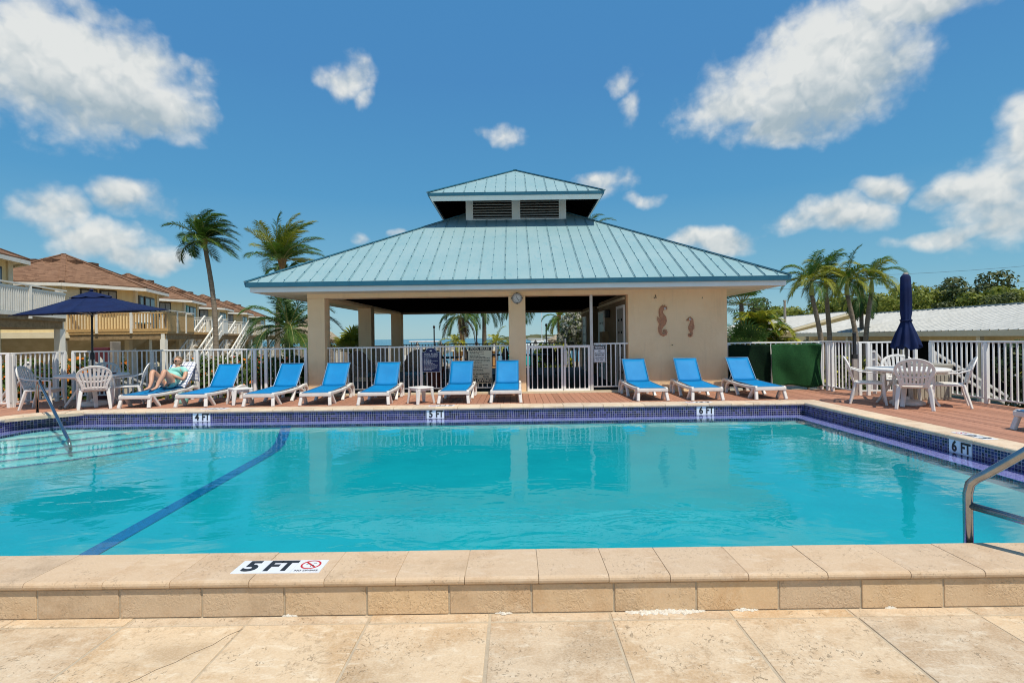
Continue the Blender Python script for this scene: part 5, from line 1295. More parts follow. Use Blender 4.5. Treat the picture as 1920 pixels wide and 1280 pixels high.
for i, (b, c, bd, lab) in enumerate([((12.95, 22), (12.42, 22, 2.85), (.12, 0), 'leftmost palm of the cluster right of the pavilion'), ((13.8, 23), (13.6, 23, 3.15), (.05, 0), 'second palm of the right cluster, with a slightly bent trunk'),
                                  ((14.42, 22), (13.9, 22, 2.85), (.12, .0), 'third palm of the right cluster, its trunk leaning left'), ((14.92, 22.4), (15.2, 22.4, 2.95), (-.14, 0), 'tallest palm of the right cluster, just left of the closed parasol')]):
    palm('cluster_palm', lab, (*b, GROUND), c, bd, .115, .08, 16, 1.45, (.12 if i == 3 else -.1, 0, 0), 40 + i, ('frond_green', 'frond_yellow') if i < 3 else ('frond_yellow', 'frond_green'), 'palm_trunk', .5, 50, 1.05, (-.15, 1.4), shaft=.55, wd=.032, leafdrop=.65)
palm('cluster_palm', 'thin dark palm behind the right cluster', (16.5, 25, GROUND), (16.45, 25, 2.9), (0, 0), .11, .08, 12, 1.2, (0, 0, 0), 48, ('frond_dark',), 'palm_trunk_dark', .4, 28, 1.8, (-.5, .7), wd=.06)
# fan palm and clumping palms right of the pavilion wall
def fan_palm(label, base, top, n=22, L=.9, seed=3, mats='frond_green', group='low palms', stem=True, up_only=False):
    rnd = random.Random(seed); t = thing('fan_palm', label, 'palm', base, 0, group); H = Vector(top) - Vector(base)
    if stem: MB().tube([Vector((0, 0, 0)), H], .1, 8).build('trunk', 'palm_trunk_dark', t)
    for k in range(n):
        a = k * 2.399; e = rnd.uniform(.0 if up_only else -.6, 1.4); d = Vector((math.cos(a) * math.cos(e), math.sin(a) * math.cos(e), math.sin(e))); ln = L * rnd.uniform(.7, 1.1); m = MB(); q = d * ln * .55
        m.tube([Vector((0, 0, 0)), q], .012, 4, 1, caps=False); sd_ = d.cross(UP).normalized(); u2 = sd_.cross(d)
        for j in range(13):
            b = R(-100 + 200 * j / 12); dd = (d * math.cos(b) + sd_ * math.sin(b) + u2 * .15).normalized(); e1 = q + dd * ln * .32; e2 = q + dd * ln * .5 + Vector((0, 0, -.08 * ln)); wv = dd.cross(u2).normalized() * .035
            m.add([q, e1 - wv, e1 + wv, e2], [(0, 1, 2), (1, 3, 2)])
        me = m.mesh('leaf', [mats, 'stalk']); obj('leaf', me, t, loc=H)
fan_palm('dark fan palm rising beside the right end of the seahorse wall', (10.3, 24, GROUND), (10.35, 24, 2.6), 46, 1.5, 3, 'frond_green')
fan_palm('low bushy fan palm seen between the left pavilion columns', (-6.2, 20, GROUND), (-6.2, 20, .7), 30, 1.15, 4, 'frond_yellow', up_only=True)
fan_palm('low dark fan palm at the foot of the seahorse wall end', (8.3, 19, GROUND), (8.3, 19, .6), 24, 1.2, 5, 'frond_dark')
def clump_palm(label, base, n, L, z, seed, mats):
    rnd = random.Random(seed); t = thing('areca_palm', label, 'palm', base, 0, 'clumping palms')
    for k in range(n):
        a = k * 2.399; rr = .25 * rnd.random(); tp = Vector((rr * 2.2 * math.cos(a), rr * 2.2 * math.sin(a), z * rnd.uniform(.75, 1.05)))
        MB().tube([(rr * math.cos(a), rr * math.sin(a), 0), tp], .035, 6).build('stem', 'stalk', t)
        for j in range(5):
            me = frond_mesh(a + j * 1.5 + rnd.uniform(-.4, .4), rnd.uniform(.3, 1.2), L * rnd.uniform(.8, 1.1), 26, .40, 1.1, (0, 0, 0), seed * 999 + k * 10 + j, .055, .5, (rnd.choice(mats), 'stalk')); obj('frond', me, t, loc=tp)
clump_palm('taller clumping areca palm with orange tinged stems right of the seahorse wall', (9.2, 20, GROUND), 9, 1.1, 2.7, 3, ('frond_yellow', 'frond_yellow', 'frond_green', 'frond_gold'))
clump_palm('smaller bright areca palm in front of the low white roof', (10.05, 20.3, GROUND), 7, .85, 2.4, 4, ('frond_yellow', 'frond_yellow', 'frond_gold'))

# ================================================================== shrubs, hedges and trees
def leaf_cloud(blobs, n, size, seed, shell=.75, mi=0, m=None, flat=.5):
    rnd = random.Random(seed); m = m or MB(); tot = sum(b[3] * b[4] * b[5] for b in blobs)
    for (cx, cy, cz, a, b, c) in blobs:
        for _ in range(int(n * a * b * c / tot)):
            v = Vector((rnd.gauss(0, 1), rnd.gauss(0, 1), rnd.gauss(0, 1))).normalized(); r = rnd.uniform(shell, 1.0) ** .8
            nz = 1 + .22 * mnoise.noise(v * 2.3 + Vector((cx, cy, cz)) * 3)
            p = Vector((cx + v.x * a * r * nz, cy + v.y * b * r * nz, cz + v.z * c * r * nz))
            nn = (v + Vector((rnd.uniform(-1, 1), rnd.uniform(-1, 1), rnd.uniform(-.3, 1))) * .8).normalized(); u = nn.orthogonal().normalized(); ang = rnd.uniform(0, 6.28); w2 = nn.cross(u); u2 = u * math.cos(ang) + w2 * math.sin(ang); v2 = nn.cross(u2); s = size * rnd.uniform(.6, 1.3)
            m.add([p - u2 * s, p - v2 * s * flat, p + u2 * s, p + v2 * s * flat], [(0, 1, 2, 3)], mi)
    return m
def shrub(name, label, loc, blobs, n, size, mats, flowers=(), seed=1, cat='shrub', group=None, stems=3):
    t = thing(name, label, cat, loc, 0, group)
    leaf_cloud(blobs, n, size, seed).build('foliage', mats, t, fix=False)['kind'] = 'stuff'
    for k, (mt, cnt, fs_) in enumerate(flowers):
        leaf_cloud([(a, b, c, d * 1.03, e * 1.03, f * 1.03) for a, b, c, d, e, f in blobs], cnt, fs_, seed + 50 + k, .95, flat=.9).build('flower_cluster', mt, t, fix=False)['kind'] = 'stuff'
    for k in range(stems):
        b = blobs[k % len(blobs)]; MB().tube([(b[0] * .5, b[1] * .5, 0), (b[0] * .8, b[1] * .8, b[2] * .6), (b[0], b[1], b[2])], [.04, .03, .015], 6).build('stem', 'bark', t)
    return t
GHd = 'flowering shrubs behind the left fence'
for i, (x, lab, fl) in enumerate([(-8.15, 'green shrub with orange blossoms behind the reclining person', (('petal_orange', 130, .05),)), (-7.25, 'full green hedge shrub with orange blossoms behind the second lounger', (('petal_orange', 110, .05), ('petal_red', 60, .04))),
                                  (-6.35, 'dense green hedge shrub with red blossoms behind the third lounger', (('petal_red', 110, .045), ('petal_orange', 60, .04))), (-5.75, 'lighter green hedge shrub near the left pavilion column', (('petal_orange', 70, .045),))]):
    shrub('hedge_shrub', lab, (x, 14.1 + .1 * (i % 2), GROUND), [(0, 0, 1.25, .52, .5, .75), (.2, .05, .7, .5, .5, .6), (-.25, 0, 1.6, .36, .4, .45), (.25, .1, 1.65, .33, .4, .42)], 3400, .055, 'leaf_hedge', fl, 60 + i, 'shrub', GHd)
for i, (x, y, lab) in enumerate([(-12.4, 13.2, 'shrub with orange blossoms at the left picture edge behind the corner fence'), (-11.5, 13.9, 'tall shrub with orange blossoms behind the side gate section'), (-11.9, 15.2, 'shrub with orange blossoms further back behind the left gate')]):
    shrub('blossom_shrub', lab, (x, y, GROUND), [(0, 0, 1.1, .5, .45, .7), (.25, 0, 1.6, .4, .4, .5), (-.3, .1, 1.5, .38, .4, .5)], 2600, .055, 'leaf_hedge', (('petal_orange', 220, .055),), 70 + i, 'shrub', GHd)
for i, (x, lab) in enumerate([(-9.9, 'low yellow variegated croton behind the left table'), (-9.2, 'low yellow croton left of the reclining person'), (-8.7, 'low yellow croton just behind the knees of the reclining person')]):
    shrub('croton', lab, (x, 13.7, GROUND), [(0, 0, .65, .38, .35, .42), (.15, 0, .95, .28, .28, .3)], 1300, .06, ['leaf_yellow'], (('leaf_hedge', 500, .055),), 80 + i, 'shrub', 'yellow crotons')
rnd = random.Random(5)
rk = thing('rock_bed', 'bed of white rocks behind the left fence', 'rock bed', (-8.0, 13.5, GROUND))
vs = [v for v in [(1, 0, 0), (-1, 0, 0), (0, 1, 0), (0, -1, 0), (0, 0, 1), (0, 0, -1)]]
def rock_mesh(seed):
    bm = bmesh.new(); bmesh.ops.create_icosphere(bm, subdivisions=1, radius=1)
    for v in bm.verts: v.co *= 1 + .35 * mnoise.noise(v.co * 1.7 + Vector((seed, 0, 0))); v.co.z *= .7
    me = bpy.data.meshes.new('rock'); bm.to_mesh(me); bm.free(); me.materials.append(MATS['white_rock']); return me
rms = [rock_mesh(i * 3.1) for i in range(5)]
for k in range(90):
    o = obj('rock', rms[k % 5], rk, loc=(rnd.uniform(-2.6, 2.6), rnd.uniform(-.35, .2), rnd.uniform(.1, .75) + .0), rot=(rnd.uniform(0, 6), rnd.uniform(0, 6), rnd.uniform(0, 6))); s = rnd.uniform(.07, .15); o.scale = (s, s, s)
MB().box(-2.7, 2.7, -.4, .35, 0, .62).build('bank', 'ground_sand', rk)
# right: dark hedge behind the fence, clipped on top, and white/yellow blossoms
for i, (x, y, lab) in enumerate([(9.75, 9.4, 'dark clipped hedge block behind the right fence, farthest from the camera'), (9.85, 7.9, 'dark clipped hedge block behind the right fence, middle one'), (9.9, 6.4, 'dark clipped hedge block behind the right fence, nearest the camera')]):
    t = shrub('clipped_hedge', lab, (x, y, GROUND), [(0, 0, 1.1, .62, .85, 1.05), (0, .5, 1.75, .6, .42, .52), (0, -.5, 1.75, .6, .42, .52), (.1, 0, 1.85, .55, .6, .45)], 5200, .05, 'leaf_dark', (('leaf_olive', 900, .045), ('petal_white', 90, .028), ('leaf_yellow', 45, .04)), 90 + i, 'hedge', 'dark hedges right of the deck')
shrub('yellow_plant', 'yellow leafed plant at the foot of the right fence', (9.25, 8.35, GROUND), [(0, 0, .9, .25, .35, .4)], 400, .06, 'leaf_yellow', (), 97, 'shrub', None, 1)
for i, (x, y, lab) in enumerate([(7.9, 13.0, 'leafy yellow green bush behind the side gate section'), (8.4, 12.6, 'small leafy bush behind the right table')]):
    shrub('leafy_bush', lab, (x, y, GROUND), [(0, 0, .9, .4, .4, .75), (.1, 0, 1.5, .3, .3, .4)], 1500, .055, 'leaf_olive', (('leaf_yellow', 160, .045),), 100 + i, 'shrub', 'bushes behind the right table')
shrub('dark_weed', 'dark leafy sprig above the screened fence', (7.9, 14.2, GROUND), [(0, 0, 1.9, .3, .25, .35)], 300, .07, 'leaf_dark', (), 103, 'shrub', None, 1)
# bushes seen through the gate
shrub('garden_bush', 'yellow green bush seen through the wider gate leaf', (1.35, 25.2, GROUND), [(0, 0, 1.3, .5, .5, .8), (.35, .1, 1.0, .45, .4, .7)], 1500, .08, ['leaf_yellow'], (('leaf_hedge', 800, .08),), 110, 'shrub', 'bushes behind the pavilion')
shrub('garden_bush', 'green bush seen through the narrow gate leaf', (2.2, 26.0, GROUND), [(0, 0, 1.2, .6, .5, .9), (-.3, 0, 1.6, .4, .4, .5)], 1800, .08, 'leaf_hedge', (('leaf_yellow', 300, .07),), 111, 'shrub', 'bushes behind the pavilion')
# silver buttonwood
shrub('silver_tree', 'silvery grey leafed tree right of the thatched hut, above the gate', (3.15, 26.5, GROUND), [(0, 0, 2.9, .85, .8, .95), (-.45, 0, 2.3, .6, .6, .6), (.4, 0, 3.4, .5, .5, .6), (-.1, 0, 3.7, .4, .4, .5), (.6, 0, 2.3, .6, .6, .7)], 3200, .10, 'leaf_silver', (('leaf_olive', 500, .09),), 115, 'tree', None, 4)

def tree_crown(seed, n=2300, size=.22):
    rnd = random.Random(seed); bl = []
    for k in range(11):
        a = rnd.uniform(0, 6.28); r = rnd.uniform(.2, 1.0) * 2.4; bl.append((r * math.cos(a), r * math.sin(a) * .8, rnd.uniform(2.2, 5.9) - r * .35, rnd.uniform(.8, 1.5), rnd.uniform(.8, 1.4), rnd.uniform(.55, 1.05)))
    bl.append((0, 0, 2.3, 2.3, 2.0, 1.6)); return leaf_cloud(bl, n, size, seed, .55), bl
variants = []
for i, mt in enumerate(('leaf_mangrove', 'leaf_mangrove', 'leaf_olive')):
    m, bl = tree_crown(200 + i, 3600, .2); variants.append((m.mesh('crown', mt), bl))
tm_ = []
for me, bl in variants:
    m = MB(); m.tube([(0, 0, 0), (.1, 0, 1.2), (.0, .1, 2.6)], [.22, .17, .12], 7)
    for b in bl[:8]: m.tube([(0, .05, 1.5), (b[0] * .5, b[1] * .5, b[2] * .75), (b[0], b[1], b[2])], [.09, .06, .02], 5)
    tm_.append(m.mesh('trunk', 'bark'))
rnd = random.Random(77); tl = ['behind the palm cluster', 'above the ridge of the low roof', 'right of the closed parasol', 'near the right picture edge', 'beside the utility pole']
spots = []
for k in range(26):
    px = 1420 + k * 21 + rnd.uniform(-5, 5); Y = rnd.uniform(56, 70); spots.append(((px - 965) * Y / 988, Y, k))
for x, Y, k in spots:
    vi = rnd.choice((0, 0, 1, 1, 2)); px = 1425 + k * 21
    topy = 572 if px < 1500 else (558 if px < 1600 else (545 if px < 1700 else 530 + (8 if k % 3 else -6))); topy += rnd.uniform(-13, 10)
    H = 1.207 - ((topy - 640) + .0135 * (px - 960) + 7) * Y / 988 - GROUND; s = max(.5, H / 6.0)
    if k < 0: continue
    order = ['first', 'second', 'third', 'fourth', 'fifth', 'sixth', 'seventh', 'eighth', 'ninth', 'tenth', 'eleventh', 'twelfth', 'thirteenth', 'fourteenth', 'fifteenth', 'sixteenth', 'seventeenth', 'eighteenth', 'nineteenth', 'twentieth', 'twenty-first', 'twenty-second', 'twenty-third', 'twenty-fourth', 'twenty-fifth', 'last']
    t = thing('mangrove_tree', f'{order[k]} bushy mangrove from the left in the tree line beyond the white roofs', 'tree', (x, Y, GROUND), rnd.uniform(0, 6.28), 'mangrove trees beyond the roofs')
    t.scale = (s * 1.0, s * 1.0, s)
    obj('crown', variants[vi][0], t); obj('trunk', tm_[vi], t)
for k in range(9):
    Y = 76; px = 1415 + k * 36 + (k % 2) * 9; sdesc = ['far left end', 'left of the utility pole', 'right of the utility pole', 'left of the palm cluster', 'behind the first cluster palm', 'behind the second cluster palm', 'behind the third cluster palm', 'behind the tallest cluster palm', 'behind the closed parasol'][k]
    t = thing('mangrove_tree', f'distant pale mangrove in the rear tree line, {sdesc}', 'tree', ((px - 965) * Y / 988, Y, GROUND), k * .9, 'mangrove trees of the rear line'); q_s = .95 + .12 * (k % 3); t.scale = (q_s * 1.2, q_s * 1.2, q_s)
    obj('crown', variants[k % 2][0], t); obj('trunk', tm_[k % 2], t)
for k in range(4):
    x, Y = [(47.5, 52), (50, 54), (46, 57), (52, 51)][k]; s = [.92, .98, .88, 1.02][k]
    t = thing('dark_tree', ['dark taller tree at the right picture edge, leftmost of the dark group', 'dark taller tree at the right picture edge, in the middle of the dark group', 'dark tree farther back at the right picture edge', 'dark tree cut off by the right picture edge'][k], 'tree', (x, Y, GROUND), k * 1.3, 'mangrove trees beyond the roofs'); t.scale = (s, s, s)
    obj('crown', variants[2][0], t); obj('trunk', tm_[2], t)

# ================================================================== low white-roofed buildings on the right
def low_building(label, x0, x1, y0, y1, ze, zr, cat='building'):
    t = thing('low_building', label, cat, ((x0 + x1) / 2, y1, GROUND)); ox, oy, oz = t.location; xr = (x0 + x1) / 2
    MB().box(x0 + .6 - ox, x1 - .6 - ox, y0 + .5 - oy, y1 - .5 - oy, 0, ze - .15 - oz).build('wall', 'siding', t)
    m = MB(); 
    for yy in (y0 + .5, y1 - .5): m.add([(x0 + .6 - ox, yy - oy, ze - .15 - oz), (x1 - .6 - ox, yy - oy, ze - .15 - oz), (xr - ox, yy - oy, zr - .1 - oz)], [(0, 1, 2)])
    m.build('gable', 'siding', t, fix=False)
    for (xa, xb) in ((x0, xr), (x1, xr)):
        n = 60; W2 = (y1 - y0) / n
        m = MB(); 
        for k in range(n):
            ya, yb = y0 + k * W2, y0 + (k + 1) * W2
            q = [(xa - ox, ya - oy, ze - oz), (xb - ox, ya - oy, zr - oz), (xb - ox, yb - .06 - oy, zr - oz), (xa - ox, yb - .06 - oy, ze - oz)]
            up = Vector((0, 0, .035)); m.add([Vector(v) for v in q] , [(0, 1, 2, 3)])
            m.add([Vector(q[3]), Vector(q[2]), Vector(q[2]) + up + Vector((0, .03, 0)), Vector(q[3]) + up + Vector((0, .03, 0)), Vector(q[2]) + Vector((0, .06, 0)), Vector(q[3]) + Vector((0, .06, 0))], [(0, 1, 2, 3), (3, 2, 4, 5)])
        m.build('roof', 'white_roof', t, fix=False)
        MB().box(min(xa, xa) - .03 - ox, xa + .03 - ox, y0 - oy, y1 - oy, ze - .2 - oz, ze - .01 - oz).build('fascia', 'cream_trim', t)
        for yy in (y0, y1): MB().beam((xa - ox, yy - oy, ze - .1 - oz), (xb - ox, yy - oy, zr - .1 - oz), .06, .18).build('rake', 'cream_trim', t)
    MB().box(xr - .12 - ox, xr + .12 - ox, y0 - oy, y1 - oy, zr - .01 - oz, zr + .05 - oz).build('ridge_cap', 'white_roof', t)
    for k in range(6):
        yy = y0 + 1 + (y1 - y0 - 2) * k / 5; MB().box(x0 + .1 - ox, x0 + .25 - ox, yy - .08 - oy, yy + .08 - oy, 0, ze - .2 - oz).build('post', 'cream_trim', t)
    MB().box(x0 + .58 - ox, x0 + .599 - ox, y0 + 1 - oy, y1 - 1 - oy, .2, ze - .4 - oz).build('opening_shade_sheet', 'black_void', t)  # black sheet over the solid wall, painted shade of an open side
low_building('long low building with white ribbed metal roof behind the right fence', 15.9, 25.0, 10, 30, 1.25, 2.30)
low_building('farther low building with white roof and cream gable, left of the long one', 20.0, 31.4, 40, 56, 1.35, 2.85)
t = thing('utility_pole', 'thin wooden utility pole above the trees right of the pavilion', 'utility pole', (23.1, 45, GROUND)); MB().tube([(0, 0, 0), (0, 0, 5.2)], [.14, .1], 8).build('shaft', 'post_wood', t); MB().box(-.1, .1, -.1, .1, 5.2, 5.3).build('cap', 'post_wood', t)
for k, (za, zb) in enumerate(((6.6, 8.3), (5.6, 6.6))):
    pts = [(20 + 40 * i / 12, 50, za + (zb - za) * i / 12 - .6 * math.sin(math.pi * i / 12)) for i in range(13)]
    o = MB().tube(pts, .012, 5).build('overhead_wire', 'black_paint'); tag(o, ['upper overhead wire in the sky on the right', 'lower overhead wire in the sky on the right'][k], 'wire', 'overhead wires')

# ================================================================== stilt houses on the left
def octo(r, ph, n=8): return [(r * math.cos(ph + 2 * math.pi * i / n), r * math.sin(ph + 2 * math.pi * i / n)) for i in range(n)]
PH = R(-50.6)
def house(cx, cy, label, deck, rail, detail=2, wood_panel=True, raise_=0.0):
    t = thing('stilt_house', label, 'house', (cx, cy, GROUND + raise_), 0, 'octagonal houses on stilts'); F = 3.0; EV = 5.5; AP = 7.5
    w8 = octo(4.35, PH); MB().prism(w8, F, EV + .05).build('wall', 'siding', t)
    for i in range(8):   # corner boards
        a = w8[i]; MB().box(a[0] - .1, a[0] + .1, a[1] - .1, a[1] + .1, F, EV - .02).build('corner_post', 'cream_trim', t)
    MB().prism(octo(4.4, PH), F - .3, F).build('floor_band', 'cream_trim', t)
    e8 = octo(5.0, PH); m = MB(); m.add([(*p, EV) for p in e8] + [(0, 0, AP)] + [(*p, EV - .06) for p in e8], [(i, (i + 1) % 8, 8) for i in range(8)] + [(i, 9 + i, 9 + (i + 1) % 8, (i + 1) % 8) for i in range(8)])
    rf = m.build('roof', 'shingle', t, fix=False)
    MB().prism(octo(4.95, PH), EV - .12, EV - .061).build('soffit', 'cream_trim', t)
    for i in range(8):
        a, b = e8[i], e8[(i + 1) % 8]; MB().beam((*a, EV - .14), (*b, EV - .14), .05, .16).build('gutter', 'house_white', t)
        MB().beam((*a, EV + .02), (0, 0, AP + .02), .22, .04).build('hip_cap', 'shingle', rf)
        c = Vector(((a[0] + b[0]) / 2, (a[1] + b[1]) / 2)) * .28; MB().box(c.x - .25, c.x + .25, c.y - .25, c.y + .25, AP - .72, AP - .46).build('roof_vent', 'shingle', rf)
    def on_face(i, f0, f1, z0, z1, out, nm, mt, par=t, th=.05):
        a, b = Vector(w8[i]), Vector(w8[(i + 1) % 8]); d = b - a; n_ = Vector((d.y, -d.x)).normalized()
        if n_.dot((a + b) / 2) < 0: n_ = -n_
        p, q = a + d * f0 + n_ * out, a + d * f1 + n_ * out
        return MB().beam((*p, (z0 + z1) / 2), (*q, (z0 + z1) / 2), th, z1 - z0).build(nm, mt, par)
    for i, wins in ((0, ((.22, .45), (.485, .72))), (7, ((.2, .4), (.55, .75))), (2, ((.3, .7),))):
        for (f0, f1) in wins:
            wi = on_face(i, f0, f1, 3.95, 5.25, .03, 'window', 'window_frame', t, .08); on_face(i, f0 + .018, f1 - .018, 4.02, 5.18, .07, 'pane', 'blind', wi, .02); on_face(i, (f0 + f1) / 2 - .006, (f0 + f1) / 2 + .006, 4.1, 5.15, .085, 'mullion', 'window_frame', wi, .03)
    d_ = on_face(1, .12, .32, 3.05, 5.1, .03, 'door', 'window_frame' if deck != 2 else 'teal_door', t, .08); on_face(1, .16, .28, 4.2, 5.0, .075, 'pane', 'window_glass', d_, .02)
    for (f0, f1) in ((.38, .6), (.62, .84)): wi = on_face(1, f0, f1, 3.2, 5.1, .03, 'window', 'window_frame', t, .08); on_face(1, f0 + .02, f1 - .02, 3.3, 5.0, .07, 'pane', 'window_glass', wi, .02)
    on_face(0, .02, .3, 3.1, 5.2, .02, 'batten_panel', 'cream_trim', t, .03)
    for i in range(8):
        p = w8[i]; MB().box(p[0] * .9 - .13, p[0] * .9 + .13, p[1] * .9 - .13, p[1] * .9 + .13, 0, F - .3).build('stilt', 'cream_trim', t)
        MB().beam((p[0] * .86, p[1] * .86, 2.65), (p[0] * .2, p[1] * .2, .6), .15, .3).build('brace', 'underhouse', t)
    MB().lathe([(.01, 0), (1.1, 0), (1.1, 1.0), (.01, 1.0)], 10).build('core', 'underhouse', t)
    u8, l8 = octo(4.1, PH), octo(1.3, PH)
    for i in range(8):
        j = (i + 1) % 8; MB().add([(*l8[i], .7), (*l8[j], .7), (*u8[j], F - .31), (*u8[i], F - .31)], [(0, 1, 2, 3)]).build('underside_panel', 'underhouse', t, fix=False)
    # deck
    if deck == 0: poly = [(4.0, -4.6), (8.2, -4.6), (6.4, 1.9), (4.6, 1.9), (4.2, -1.0)]
    else: poly = [(2.6, -3.2), (7.8, -3.0), (6.9, .7), (7.0, 2.6), (5.0, 2.6), (4.0, 0), (3.2, -2.0)]
    MB().prism(poly, F - .14, F).build('deck_floor', 'wood_brown' if deck != 1 else 'wood_yellow', t); MB().prism([(x * .985, y * .985) for x, y in poly], F - .42, F - .141).build('deck_joist', 'wood_brown', t)
    for (x, y) in poly[:3]: MB().box(x * .97 - .12, x * .97 + .12, y * .97 - .12, y * .97 + .12, 0, F - .42).build('deck_stilt', 'house_white', t); MB().box(x * .97 - .09, x * .97 + .09, y * .97 - .09, y * .97 + .09, F - .6, F + 1.08).build('deck_post', 'house_white', t)
    for j in range(2 if deck else 2):
        a, b = Vector(poly[j]), Vector(poly[j + 1]); d = b - a; L = d.length
        MB().beam((*a, F + 1.06), (*b, F + 1.06), .12, .05).build('handrail', rail[0], t); MB().beam((*a, F + .93), (*b, F + .93), .05, .08).build('upper_rail', rail[1], t); MB().beam((*a, F + .06), (*b, F + .06), .05, .14).build('lower_rail', rail[1], t)
        if j == 1 and wood_panel: MB().beam((*a, F + .52), (*b, F + .52), .04, .80).build('side_panel', rail[1], t)
        else:
            n = int(L / (.115 if deck == 0 else .145)); M0 = MB().box(-.025, .025, -.025, .025, F + .13, F + .93); me = M0.mesh('picket', rail[1]) if detail else None
            mm = MB()
            for i in range(1, n):
                p = a + d * i / n
                if detail: obj('picket', me, t, loc=(p.x, p.y, 0))
                else: mm.box(p.x - .025, p.x + .025, p.y - .025, p.y + .025, F + .13, F + .93)
            if not detail: o = mm.build('pickets', rail[1], t); o['kind'] = 'stuff'
        for f in (.33, .66): p = a + d * f; MB().box(p.x - .06, p.x + .06, p.y - .06, p.y + .06, F - .1, F + 1.04).build('deck_post', 'house_white', t)
    # stair with treads and a white railing
    if deck in (0, 3): return t
    s0, s1 = Vector((7.1, 2.4, F)), Vector((7.5, -1.9, 0)); dv = s1 - s0; sd_ = Vector((dv.y, -dv.x, 0)).normalized() * .5
    for sg in (-1, 1):
        o_ = sd_ * sg; MB().beam(s0 + o_, s1 + o_, .06, .26).build('stringer', 'house_white', t)
        for dz in (1.0, .55): MB().beam(s0 + o_ + Vector((0, 0, dz)), s1 + o_ + Vector((0, 0, dz)), .08, .08).build('stair_rail', 'house_white', t)
        mm = MB()
        for i in range(1, 14): p = s0 + dv * i / 14 + o_; mm.box(p.x - .025, p.x + .025, p.y - .025, p.y + .025, p.z + .1, p.z + 1.0)
        o = mm.build('stair_picket', 'house_white', t); o['kind'] = 'stuff'
    for i in range(12): p = s0 + dv * (i + .5) / 12; MB().beam(p - sd_, p + sd_, .26, .04).build('tread', 'wood_brown', t)
    return t
WH = ('house_white', 'house_white'); YW = ('house_white', 'wood_yellow')
house(-23.9, 18.65, 'nearest stilt house at the left picture edge with white deck railing', 0, WH, 2, False, .4)
house(-25.6, 30, 'stilt house with brown shingle roof and yellow wooden deck above the parasol', 1, YW, 2)
house(-28.4, 38.8, 'third stilt house along the row, with white deck panel, left of the tall palm trunk', 2, WH, 1)
house(-31.2, 48.2, 'fourth stilt house along the row, right of the tall palm trunk', 3, WH, 0)
house(-33.5, 56.7, 'fifth stilt house along the row, half hidden by the fourth', 3, WH, 0)
house(-36, 66, 'farthest visible stilt house at the end of the row', 3, WH, 0)
t = thing('porch_chair', 'pale porch chair on the yellow wooden deck', 'chair', (-19.6, 27.8, 1.8), R(200)); MB().box(-.3, .3, -.3, .3, .4, .46).build('seat', 'cushion', t); MB().prism([(-.3, .45), (.3, .45), (.25, 1.05), (-.25, 1.05)], .27, .32, 0, Matrix.Rotation(R(90), 4, 'X')).build('backrest', 'house_white', t)
for a in (-1, 1):
    for b in (-1, 1): MB().box(a * .27 - .03, a * .27 + .03, b * .27 - .03, b * .27 + .03, 0, .4).build('leg', 'house_white', t)

# ================================================================== waterfront
def thatch_hut(label, loc, r, zr, ze):
    t = thing('thatched_hut', label, 'hut', loc, 0, 'thatched huts'); m = MB(); rnd = random.Random(3); n = 40
    prof = [(.05, zr), (r * .35, zr - (zr - ze) * .33), (r * .7, zr - (zr - ze) * .68), (r, ze), (r * .93, ze - .18)]
    vs = []
    for (rr, z) in prof:
        for j in range(n): a = 2 * math.pi * j / n; k = 1 + rnd.uniform(-.05, .05); vs.append((rr * k * math.cos(a), rr * k * math.sin(a), z + rnd.uniform(-.06, .06)))
    m.add(vs, [(i * n + j, i * n + (j + 1) % n, (i + 1) * n + (j + 1) % n, (i + 1) * n + j) for i in range(4) for j in range(n)]); m.build('thatch', 'thatch', t)
    m = MB()
    for k in range(260):
        a = rnd.uniform(0, 6.28); f = rnd.uniform(.2, 1); p = Vector((r * f * math.cos(a), r * f * math.sin(a), zr - (zr - ze) * f + .02)); q = p + Vector((math.cos(a) * .3, math.sin(a) * .3, -.3)) * rnd.uniform(.6, 1.2); wv = Vector((-math.sin(a), math.cos(a), 0)) * .03; m.add([p - wv, p + wv, q], [(0, 1, 2)])
    m.build('straw', 'thatch', t, fix=False)['kind'] = 'stuff'
    for k in range(4): a = R(45 + 90 * k); MB().tube([(r * .7 * math.cos(a), r * .7 * math.sin(a), 0), (r * .7 * math.cos(a), r * .7 * math.sin(a), ze + .2)], .09, 8).build('post', 'post_wood', t)
thatch_hut('thatched hut beside the slim palm seen above the gate', (3.2, 30, GROUND), 1.35, 3.0, 2.25)
thatch_hut('thatched hut left of the pavilion column behind the short palm', (-13.2, 34, GROUND), 1.9, 3.9, 2.4)
pts = [(-9.0, 42), (-7.4, 40), (-5.6, 40), (-4.4, 42), (-2.9, 40), (-1.6, 41), (.5, 40), (1.6, 40.5), (2.7, 40), (3.9, 40)]
desc = ['far left end of the bay', 'beside the pontoon boat', 'right of the pontoon boat', 'left of the leaning palm', 'under the leaning palm', 'beside the dark trunked palm', 'just right of the clock pillar', 'second right of the clock pillar', 'in front of the sailboat', 'in front of the white cruiser']
for k, (x, y) in enumerate(pts):
    t = thing('dock_piling', f'dock piling with dark cap at the waterfront, {desc[k]}', 'piling', (x, y, -1.8), 0, 'dock pilings'); MB().tube([(0, 0, 0), (0, 0, 2.55)], .15, 8).build('shaft', 'house_white' if k % 2 else 'post_wood', t); MB().lathe([(.001, 2.55), (.18, 2.55), (.001, 2.85)], 8).build('cap', 'black_paint', t)
